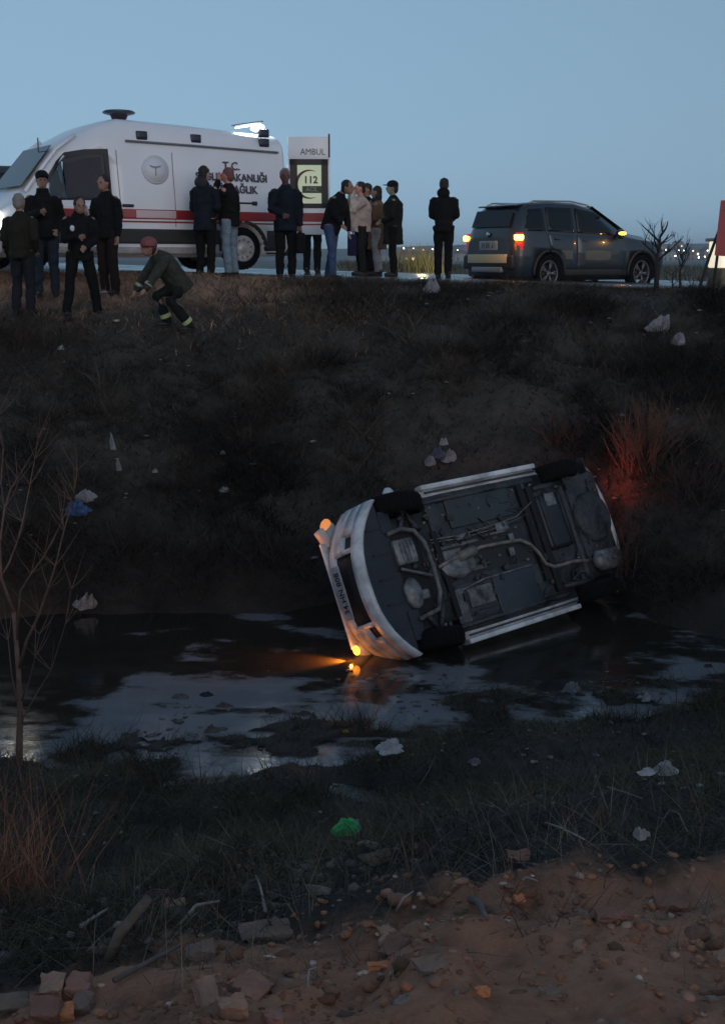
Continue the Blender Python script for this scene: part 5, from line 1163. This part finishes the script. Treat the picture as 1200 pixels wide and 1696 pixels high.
# slender tree standing at the near waterline, left
sx, sy = x_at(30, 8.55, 0), 8.55; sz = H1(sx, sy)
t = thing('slender_tree', 'slender bare reddish tree with forked upright limbs at the left edge by the stream', 'tree', (sx, sy, sz)); bk_m = mat('reddish_bark', (.17,.10,.078), .85, var=.5, vscale=12, bump=.5, bscale=40)
def tp(px, py, dy=0): 
    y = sy + dy; d = ray(px, py); k = y/d[1]; return Vector((d[0]*k - sx, dy, CAM_Z + d[2]*k - sz))
b = MB(); b.tube([(0,0,-.15), tp(32,1240), tp(34,1186,.02), tp(31,1110,.03), tp(23,1014,.06)], [.032,.027,.022,.019,.015], bk_m, 10); b.build('trunk', t)
limbs = [[(23,1014,.06),(2,956,.10),(0,900,.12),(8,842,.15),(18,810,.2),(29,792,.22)], [(31,1110,.03),(45,1060,-.03),(65,1018,-.08),(80,975,-.1),(92,937,-.14),(106,880,-.2),(120,830,-.25)], [(2,956,.1),(15,933,.14),(28,900,.2),(38,864,.26),(50,803,.34),(58,760,.4),(63,727,.42)],
         [(28,1060,.04),(34,979,.02),(52,950,0),(73,922,-.02),(103,864,-.1),(123,815,-.16),(128,780,-.2)], [(34,1186,.02),(20,1120,.1),(14,1060,.2),(2,1030,.3)], [(36,1160,0),(48,1130,-.1),(58,1090,-.2),(66,1050,-.3)], [(34,1200,0),(60,1150,.1),(85,1110,.2),(109,1033,.3),(119,975,.36)], [(8,842,.15),(2,800,.2),(6,740,.25),(-4,690,.3)]]
for i, l in enumerate(limbs):
    r0 = .52*(.026,.024,.017,.016,.012,.010,.008,.012)[i]; b = MB(); b.tube([tp(*q) for q in l], [r0*(1-.85*k/len(l)) for k in range(len(l))], bk_m, 7); b.build('limb', t)
b = MB(); r = random.Random(4)
for l in limbs:
    for q in l[2:]:
        p = tp(*q)
        for _ in range(3): d = Vector((r.uniform(-.8,.8), r.uniform(-.5,.5), r.uniform(.4,1))).normalized(); b.tube([p, p + d*.12, p + d*r.uniform(.2,.32) + Vector((0,0,.03))], [.0035,.0025,.001], bk_m, 4, cap=False)
b.build('side_twigs', t)['kind'] = 'stuff'
# ------------------------------------------------------------------ stones, clods, bits of litter
def scatter_lumps(name, P, S_, m, seed=0, flat=.6, colr=(.5, 1.5), kind='stuff', warm=.15):
    r = np.random.default_rng(seed); bm = bmesh.new(); bmesh.ops.create_icosphere(bm, subdivisions=1, radius=1); V0 = np.array([v.co[:] for v in bm.verts]); F0 = np.array([[v.index for v in f.verts] for f in bm.faces]); bm.free()
    n = len(P); k = len(V0); j = r.uniform(.65, 1.25, (n, k, 1)); sc = S_[:, None, None]*np.stack([r.uniform(.7,1.4,n), r.uniform(.6,1.1,n), r.uniform(.4,1,n)*flat], 1)[:, None, :]
    V = V0[None]*j*sc; a = r.uniform(0, 6.28, n); ca, sa = np.cos(a)[:,None], np.sin(a)[:,None]
    V = np.stack([V[...,0]*ca - V[...,1]*sa, V[...,0]*sa + V[...,1]*ca, V[...,2]], -1) + P[:, None, :]
    F = (F0[None] + (np.arange(n)*k)[:, None, None]).reshape(-1, 3); V = V.reshape(-1, 3).astype(np.float32)
    me = bpy.data.meshes.new(name); me.vertices.add(len(V)); me.vertices.foreach_set('co', V.ravel()); me.loops.add(F.size); me.loops.foreach_set('vertex_index', F.astype(np.int32).ravel())
    me.polygons.add(len(F)); me.polygons.foreach_set('loop_start', np.arange(len(F))*3); me.polygons.foreach_set('loop_total', np.full(len(F), 3)); me.update(calc_edges=True)
    at = me.color_attributes.new('tone', 'FLOAT_COLOR', 'POINT'); v = r.uniform(*colr, n); w = r.uniform(-warm, warm, n); c4 = np.stack([v*(1+w), v, v*(1-w), np.ones(n)], 1)
    at.data.foreach_set('color', np.repeat(c4, k, 0).astype(np.float32).ravel()); me.materials.append(m); o = bpy.data.objects.new(name, me); COL.objects.link(o); o['kind'] = kind; return o
soilb = mat('earth_clod', (.40,.19,.115), .95, col2=(.17,.08,.048), vscale=6, attr='tone', bump=.4, bscale=60)
stone_m = mat('rubble_stone', (.45,.32,.26), .85, col2=(.22,.14,.10), vscale=9, attr='tone', bump=.3, bscale=50)
r = np.random.default_rng(9)
def fg(n, seed, y0=2.6, y1=5.4):
    P = area(n, -2.4, 2.4, y0, y1, lambda x, y: (np.abs(x) < y*.36+.2)*(y - .62*np.minimum(x, .1) < 4.12)*(.3+.7*sst(fbm(x*2, y*2, 60), -.1, .15)), seed); return P
P = fg(9000, 21); scatter_lumps('earth_clods', P + [0,0,.012], r.gamma(1.2, .0055, len(P)), soilb, 1, .8, (.6, 1.25))
P = fg(520, 22, 2.6, 5.0); scatter_lumps('small_stones', P + [0,0,.010], r.gamma(1.3, .0065, len(P)) + .004, stone_m, 2, .6, (.5, 1.7))
P = area(500, -4.5, 4.5, 5.2, 9.6, lambda x, y: (y < np.interp(x, NX, NY) - .1)*(np.abs(x) < y*.4+.2)*1.0, 23); scatter_lumps('litter_crumbs', P + [0,0,.03], r.gamma(1.6, .008, len(P)), mat('pale_crumb', (.26,.25,.25), .7, var=.5, attr='tone'), 3, .35, (.2, 1.5))
P = area(420, -7, 7, 13, 19.5, far_mask, 24); scatter_lumps('bank_litter_crumbs', P + [0,0,.08], r.gamma(1.6, .011, len(P)), MATS['pale_crumb'], 4, .4, (.2, 1.6))
P = area(400, -4, 4, 8.7, 11.0, lambda x, y: (H(x, y) < WZ - .02)*(np.abs(x) < y*.36+.2)*sst(fbm(x*1.3, y*1.5, 66), .0, .15), 25); P[:,2] = WZ + .004
scatter_lumps('floating_scum', P, r.gamma(1.6, .012, len(P)), mat('scum_flake', (.11,.11,.11), .7, var=.6, attr='tone'), 5, .12, (.2, 1.6))

P = area(700, -1.9, .5, 3.75, 5.2, lambda x, y: (y - .62*x > 4.15)*(np.abs(x) < y*.36+.2)*(.2+.8*sst(fbm(x*2.5, y*2.5, 67), -.1, .1)), 27)
scatter_lumps('rubble_crumbs', P + [0,0,.015], r.gamma(1.5, .0085, len(P)) + .003, mat('grey_rubble', (.22,.17,.155), .9, col2=(.09,.07,.06), vscale=9, attr='tone'), 7, .6, (.3, 1.4))
P = area(1500, -1.9, 1.8, 3.7, 5.6, lambda x, y: (np.abs(x) < y*.36+.2)*(y - .62*np.minimum(x, .1) > 4.0)*1.0, 29); n = len(P)
scatter_blades('fallen_straws', P + [0,0,.02], rng.uniform(.08, .28, n), rng.uniform(.002, .006, n), 1.45, MATS['straw'], seed=30, droop=.05, seg=2, colr=(.5, 2.0))
# lit reeds beyond the road, left of the lone man
for px_, y_, w_, k_, lb_ in ((708, 34.5, .5, 31, 'yellowish reeds lit warm beyond the road just left of the lone man'), (688, 35.5, .6, 32, 'dimmer yellowish reeds beyond the road, further left of the lone man')):
    zz_ = H1(x_at(px_, y_, 3.4), y_); t = thing('reed_clump', lb_, 'reeds', (x_at(px_, y_, 3.4), y_, zz_), 0, 'reeds beyond the road'); r7 = np.random.default_rng(k_)
    scatter_blades('stems', np.stack([r7.normal(0, w_*.5, 160), r7.normal(0, .3, 160), np.zeros(160)-.02], 1), r7.uniform(.5, 1.0, 160), r7.uniform(.02, .04, 160), .18, mat('lit_reed', (.55,.45,.16), .8, col2=(.25,.20,.08), vscale=3, attr='tone'), seed=k_, droop=.2, seg=3, parent=t)
lamp('reed_light', None, (x_at(700, 32.8, 3.4), 32.8, 4.1), 22, (1,.82,.45), .05)

P = fg(170, 41); scatter_lumps('large_clods', P + [0,0,.012], r.gamma(3, .007, len(P)) + .008, soilb, 8, .6, (.45, 1.1))
# ------------------------------------------------------------------ litter, bricks, sticks
bagw = mat('white_plastic_bag', (.78,.80,.84), .42, var=.2, vscale=18, spec=.5); bagd = mat('dirty_plastic_bag', (.62,.63,.69), .5, var=.35, vscale=14)
def crumple(name, label, cat, px, py, w, h, d=None, seed=0, m=bagw, rot=0, group=None, zmin=None, lift=.0, name_part=None, tilt=0):
    """crushed sheet of plastic or paper: folded ridges over an uneven outline"""
    x, y, z = ground_at(px, py, zmin); dist = y*math.cos(TILT) + (CAM_Z-z)*math.sin(TILT); W = w*dist/FPX; Hh = h*dist/FPX; D = (d*dist/FPX if d else W*.6)
    # a thin torn sheet: uneven outline, pushed up into a few sharp folds, edges turned under
    NA, NR = 40, 12; bm = bmesh.new(); an = np.linspace(0, 2*np.pi, NA, endpoint=False)
    out = .80 + .55*fbm(np.cos(an)*1.1+seed*7.7, np.sin(an)*1.1+seed*1.3, seed, 2)*2 + .10*fbm(np.cos(an)*5+seed, np.sin(an)*5, seed+3, 2)*2
    out = np.clip(out, .35, 1.4); rows = []
    fa = seed*1.7; ca_, sa_ = math.cos(fa), math.sin(fa)
    for i in range(NR+1):
        q = (i/NR)**.8; X = np.cos(an)*out*q; Y = np.sin(an)*out*q; u = X*ca_ + Y*sa_; v = -X*sa_ + Y*ca_
        rid = 1 - 4.2*np.abs(fbm(u*2.4+seed*3, v*1.1, seed+5, 3)) ; r2 = 1 - 3.8*np.abs(fbm(u*1.2-seed, v*3.6, seed+8, 3))
        zz = (rid*.55 + r2*.45)*(1-q**2.2)*1.25 + .10*fbm(X*6, Y*6, seed, 2) - .25*q**3
        rows.append([bm.verts.new((X[k]*W*.58, Y[k]*D*.55, zz[k]*Hh*.75)) for k in range(NA)] if i else [bm.verts.new((0, 0, zz[0]*Hh*.75))])
    for k in range(NA): bm.faces.new((rows[0][0], rows[1][k], rows[1][(k+1) % NA]))
    for i in range(1, NR):
        for k in range(NA): bm.faces.new((rows[i][k], rows[i+1][k], rows[i+1][(k+1) % NA], rows[i][(k+1) % NA]))
    bmesh.ops.solidify(bm, geom=bm.faces[:], thickness=.004)
    bmesh.ops.recalc_face_normals(bm, faces=bm.faces)
    me = bpy.data.meshes.new(name); bm.to_mesh(me); bm.free(); me.materials.append(m)
    o = bpy.data.objects.new(name, me); COL.objects.link(o); o.location = (x, y, z + Hh*.15 + lift); o.rotation_euler = (R(tilt if tilt else (30 if zmin is None and h > w*.4 else 8)), 0, R(rot)); tag(o, label, cat, group); return o
B = 'plastic bags and scraps littering the banks'
crumple('plastic_bag', 'white crumpled scrap caught on the bank crest below the lone man', 'plastic bag', 716, 487, 30, 22, seed=1, m=bagd, group=B, lift=.06)
crumple('plastic_bag', 'large pale crumpled bag high on the right of the far bank', 'plastic bag', 1093, 556, 42, 30, seed=2, m=bagd, group=B, lift=.08, rot=20)
crumple('plastic_bag', 'smaller pale bag just below the large one high on the right bank', 'plastic bag', 1122, 577, 30, 20, seed=3, m=bagd, group=B, lift=.08)
crumple('litter', 'small white scrap under the firefighter group at left', 'litter', 103, 587, 12, 9, seed=4, m=bagw, group=B, lift=.07)
crumple('plastic_strip', 'upper half of a torn white strip hanging on the left bank', 'litter', 188, 752, 11, 34, seed=5, m=bagd, group=B, lift=.06)
crumple('plastic_strip', 'lower half of a torn white strip hanging on the left bank', 'litter', 198, 786, 9, 28, seed=6, m=bagd, group=B, lift=.05)
crumple('plastic_bag', 'blue lower half of a torn bag on the left bank', 'plastic bag', 131, 858, 44, 26, seed=7, m=mat('blue_bag', (.20,.38,.78), .5, col2=(.06,.10,.22), vscale=22), group=B, lift=.06)
crumple('plastic_bag', 'whitish upper half of a torn bag on the left bank', 'plastic bag', 143, 838, 38, 20, seed=8, m=bagd, group=B, lift=.08)
crumple('plastic_bag', 'white bag lying at the far waterline at left', 'plastic bag', 146, 1006, 46, 26, seed=9, m=mat('grey_plastic_bag', (.72,.70,.73), .45, var=.3, vscale=14), group=B, rot=25, lift=.03)
for i, (px, py, w, h, lb) in enumerate([(733, 750, 18, 16, 'topmost pale bag of the heap behind the car sill'), (742, 776, 32, 26, 'right hand pale bag of the heap behind the car sill'), (712, 785, 26, 20, 'left hand pale bag of the heap behind the car sill'), (726, 772, 22, 22, 'bluish middle bag of the heap behind the car sill')]):
    crumple('plastic_bag', lb, 'plastic bag', px, py, w, h, seed=20+i, m=(bagd if i < 3 else mat('bluish_bag', (.25,.27,.42), .5, var=.5, vscale=14)), group='heap of bags behind the car', lift=.12)
crumple('litter', 'flat pale scrap left of the car, halfway up the bank', 'litter', 371, 821, 22, 8, seed=11, m=bagd, group=B, lift=.06)
crumple('litter', 'small pale scrap right of the torn white strip', 'litter', 258, 790, 10, 7, seed=12, m=bagd, group=B, lift=.06)
crumple('litter', 'tiny white scrap on the dark bank above the flat pale scrap', 'litter', 369, 760, 10, 7, seed=13, m=bagw, group=B, lift=.06)
crumple('plastic_bag', 'white bag on the near shore below the car', 'plastic bag', 649, 1256, 52, 20, seed=14, m=bagw, group=B, lift=.07, rot=10)
crumple('plastic_bag', 'bright white crumpled bag on dark grass at lower right', 'plastic bag', 1100, 1298, 40, 26, seed=15, m=bagw, group=B, lift=.07)
crumple('plastic_bag', 'white flat tail of film left of the bright bag at lower right', 'plastic bag', 1072, 1303, 34, 11, seed=16, m=bagw, group=B, lift=.07)
crumple('plastic_bag', 'white three-cornered scrap standing in grass at the right below the bright bag', 'plastic bag', 1058, 1414, 34, 26, seed=17, m=mat('grey_plastic_bag', (.4,.4,.4), .45), group=B, lift=.07, rot=-20)
crumple('plastic_bag', 'crumpled bright green plastic bag on the near bank', 'plastic bag', 571, 1410, 54, 30, seed=18, m=mat('green_plastic_bag', (.25,.92,.45), .4, col2=(.18,.85,.38), vscale=20), lift=.12)
crumple('litter', 'pinkish flat rag among the rubble at lower left', 'litter', 263, 1489, 50, 13, seed=19, m=mat('pink_rag', (.32,.26,.28), .8, var=.4, vscale=14), group=B, lift=.01)
crumple('litter', 'white scrap on brown soil at the bottom edge', 'litter', 668, 1662, 40, 14, seed=31, m=mat('paper_white', (.45,.42,.40), .7, var=.3, vscale=25), group=B, lift=.005)
crumple('litter', 'small white and blue wrapper in the dark hollow above the bricks', 'litter', 117, 1571, 26, 14, seed=32, m=mat('wrapper', (.35,.38,.50), .5, var=.5, vscale=30), group=B, lift=.01)
crumple('litter', 'pale clump of scraps right of the white bag on the near shore', 'litter', 786, 1274, 20, 14, seed=33, m=bagd, group=B, lift=.05)
crumple('floating_bag', 'pale bag floating on the stream right of the car reflection', 'plastic bag', 948, 1146, 40, 22, seed=34, m=mat('wet_bag', (.32,.36,.42), .3, var=.3, vscale=14), group='things floating on the stream', zmin=WZ)
crumple('floating_bag', 'faint pale patch of film floating near the right shore', 'plastic bag', 1068, 1158, 26, 12, seed=35, m=bagd, group='things floating on the stream', zmin=WZ)
for i, (px, py, w, h, lb) in enumerate([(298, 1156, 32, 9, 'leftmost pale flake floating on the stream'), (341, 1153, 26, 9, 'second pale flake from the left on the stream'), (372, 1170, 30, 6, 'thin pale flake near the edge of the grey sheen'), (352, 1212, 30, 13, 'thick dark-edged flake among grey sheen at left'), (452, 1178, 34, 7, 'dark flake in the middle of the grey sheen'), (505, 1184, 30, 7, 'purplish flake right of the dark one'), (519, 1190, 14, 12, 'small rounded flake at the end of the sheen'), (870, 1132, 50, 7, 'long pale flake left of the floating bag')]):
    crumple('floating_debris', lb, 'debris', px, py, w, h, seed=40+i, m=mat('debris_%d' % (i % 3), [(.20,.19,.19), (.05,.045,.045), (.15,.12,.14)][i % 3], .6, var=.4, vscale=12), group='things floating on the stream', zmin=WZ)
# amber lamp glint on the water, painted as a small orange flake
crumple('glint', 'small orange leaf floating below the amber reflection', 'glint', 571, 1212, 14, 5, seed=50, m=mat('amber_glint', (.55,.30,.06), .5), zmin=WZ)
# sticks
def stick(label, p0, p1, r0=.006, m=None, lift=(.02, .05), seed=0, mids=1):
    a = Vector(ground_at(*p0)); c = Vector(ground_at(*p1)); a.z += lift[0]; c.z += lift[1]; rr = random.Random(seed); pts = [a - a]
    for k in range(1, mids+2): t_ = k/(mids+1); q = (c-a)*t_; pts.append(q + (Vector((rr.uniform(-.02,.02), rr.uniform(-.02,.02), rr.uniform(0,.03))) if k <= mids else Vector((0,0,0))))
    b_ = MB(); b_.tube(pts, [r0*(1-.5*k/(len(pts)-1)) for k in range(len(pts))], m or mat('dead_stick', (.15,.12,.11), .85, var=.4, vscale=9), 6); o = b_.build('stick'); o.location = a; tag(o, label, 'stick', 'sticks on the near bank'); return o
pale = mat('pale_stick', (.30,.27,.26), .8, var=.3, vscale=12)
for i, (l, p0, p1, r0, m_) in enumerate([('long thin stick slanting up through dark grass, lower left of centre', (362,1470), (452,1408), .006, None), ('short pale stick lying over the rubble at lower left', (298,1541), (364,1514), .009, pale), ('long dark stick slanting behind the bottom left bricks', (190,1634), (300,1588), .010, None),
    ('pale thin stick in the grass at right of centre', (903,1371), (966,1411), .006, pale), ('curved stick left of the bright white bag at right', (1004,1311), (1062,1340), .008, None), ('right leg of the forked stick under the bright white bag', (1108,1350), (1136,1398), .007, None), ('left leg of the forked stick under the bright white bag', (1108,1350), (1088,1392), .005, None),
    ('short white stick on the soil edge in the middle', (656,1518), (684,1499), .006, pale), ('small white forked twig above the orange stone', (864,1468), (889,1482), .005, pale), ('pale stick lying left beside the leaning post at lower left', (134,1544), (181,1525), .008, pale), ('upright thin twig left of the pink rag', (150,1488), (160,1432), .006, pale),
    ('thin pale stick crossing the dark hollow', (440,1520), (424,1470), .007, pale), ('dark plank-like stick in the soil right of centre', (780,1500), (805,1545), .016, None), ('thin straw lying left of the bottom scrap', (509,1648), (525,1628), .004, pale), ('twig on the far right slope by the water', (1095,1118), (1180,1160), .006, None), ('bent twig at the near shore under the floating bag', (690,1312), (720,1262), .006, None)]):
    stick(l, p0, p1, r0, m_, seed=i)
t = thing('wooden_stake', 'short weathered stake leaning in the hollow at lower left', 'stake', ground_at(168, 1600)); b = MB(); b.tube([(0,0,-.05),(.06,.03,.10),(.16,.05,.22)], [.022,.020,.017], mat('grey_wood', (.16,.125,.10), .85, var=.5, vscale=9, bump=.5), 9); b.build('shaft', t)
# bricks and rubble
brick_cols = [mat('brick_%s' % n_, c, .9, var=.35, vscale=7, bump=.5, bscale=35) for n_, c in (('brown', (.27,.13,.095)), ('buff', (.42,.24,.165)), ('grey', (.26,.175,.14)), ('rose', (.36,.18,.135)), ('ochre', (.72,.27,.12)))]
def brick(label, px, py, size, rot, k, tilt=(0, 0), name='brick', cat='brick', grp='loose bricks and rubble in the foreground', chip=.003, lift=.2):
    size = tuple(q*.70 for q in size); x, y, z = ground_at(px, py); bm = bmesh.new(); bmesh.ops.create_cube(bm, size=1); bmesh.ops.subdivide_edges(bm, edges=bm.edges[:], cuts=3, use_grid_fill=True); rr = random.Random(int(px*7+py))
    for v in bm.verts:
        v.co = Vector((v.co.x*size[0], v.co.y*size[1], v.co.z*size[2])); e = sum(abs(abs(c) - s/2) < 1e-4 for c, s in zip(v.co, size))
        j = chip*(2.2 if e >= 2 else .6); v.co += Vector([rr.uniform(-j, j) for _ in range(3)])
        if e >= 2: v.co *= 1 - rr.uniform(0, .05)
    cj = {(i, j, l): Vector([rr.uniform(-.13, .13)*q for q in size]) for i in (-1, 1) for j in (-1, 1) for l in (-1, 1)}
    for v in bm.verts:                                   # skewed, worn corners
        f = [min(1, max(0, c/s_ + .5)) for c, s_ in zip(v.co, size)]; d = Vector((0,0,0))
        for key, w_ in cj.items(): d += w_*math.prod((f[q] if key[q] > 0 else 1-f[q]) for q in range(3))
        v.co += d
    me = bpy.data.meshes.new(name); bm.to_mesh(me); bm.free(); me.materials.append(brick_cols[k]); o = bpy.data.objects.new(name, me); COL.objects.link(o); bevel(o, .004, 2, 20)
    o.location = (x, y, z + size[2]*lift); o.rotation_euler = (R(tilt[0]), R(tilt[1]), R(rot)); tag(o, label, cat, grp); return o
S1 = (.20,.10,.09); S2 = (.115,.10,.085)
brick('buff half brick, upper left of the pair at the bottom left', 89, 1646, (.10,.11,.085), 4, 1, (10,0)); brick('rose half brick, upper right of the pair at the bottom left', 132, 1643, (.10,.10,.09), -3, 3, (8,0))
brick('brown brick under the upper left half brick', 76, 1682, (.13,.11,.08), 8, 0, (14,5)); brick('dull brick end below the rose half brick', 138, 1676, (.09,.10,.10), -6, 2, (10,-6)); brick('worn brick at the bottom left corner of the ground', 18, 1676, (.15,.10,.08), 32, 2, (10,14))
brick('ochre brick piece between the bottom left bricks', 104, 1690, (.09,.08,.07), 10, 4); brick('narrow buff brick standing slanted at the bottom, left of the large brick', 343, 1660, (.085,.16,.07), 25, 1, (18,8)); brick('large flat rose brick slab at the bottom, left of centre', 420, 1640, (.15,.12,.05), -38, 3, (16,0))
brick('pale brick corner under the large rose slab', 384, 1680, (.12,.09,.09), 15, 1, (14,0)); brick('reddish brick lump at the bottom edge right of the pale corner', 452, 1693, (.08,.07,.06), 20, 3); brick('square brown tile piece in the middle foreground', 655, 1574, (.12,.12,.04), -35, 0, (24,0))
brick('dull flat brick piece right of the square tile', 712, 1606, (.12,.08,.045), 20, 2, (14,0)); brick('thin ochre brick sliver below the square tile', 630, 1604, (.10,.03,.03), -6, 4); brick('bright orange rounded stone on the dark soil right of centre', 858, 1501, (.052,.045,.05), 10, 4, (25,0), 'stone', 'stone', chip=.003, lift=.6)
brick('long flat dull slab half buried left of the middle', 440, 1546, (.25,.12,.05), 8, 2, (10,3), 'stone_slab', 'slab', lift=.1); brick('buff block behind the pale stick at lower left', 288, 1508, (.12,.09,.06), 6, 1, (6,0), 'stone', 'stone'); brick('small ochre stone right of the dull flat piece', 797, 1645, (.05,.04,.03), 0, 4, name='stone', cat='stone', chip=.003)
brick('pale tan stone above the square tile', 638, 1546, (.07,.06,.04), 30, 1, name='stone', cat='stone', chip=.003); brick('pale stone in the soil at the far right', 1195, 1595, (.08,.07,.06), 20, 1, name='stone', cat='stone', chip=.003); brick('broad tan stone on the soil ridge at right', 1010, 1520, (.13,.09,.06), 12, 0, (8,0), 'stone', 'stone', chip=.004)
brick('second tan stone on the soil ridge further right', 1110, 1502, (.15,.10,.06), -10, 0, (8,0), 'stone', 'stone', chip=.004); brick('small tan stone in the middle right soil', 958, 1573, (.055,.045,.04), 10, 1, name='stone', cat='stone', chip=.003); brick('rusty stone on the dark ridge top right of centre', 858, 1424, (.12,.08,.05), -12, 3, (6,0), 'stone', 'stone', chip=.004)
brick('purplish flat stone in the bottom soil', 910, 1648, (.08,.06,.03), 5, 2, name='stone', cat='stone', chip=.003); brick('low brick piece left of the long slab', 330, 1580, (.14,.08,.05), 18, 2, (6,0))
# iron lid or flap of dark board lying in the hollow
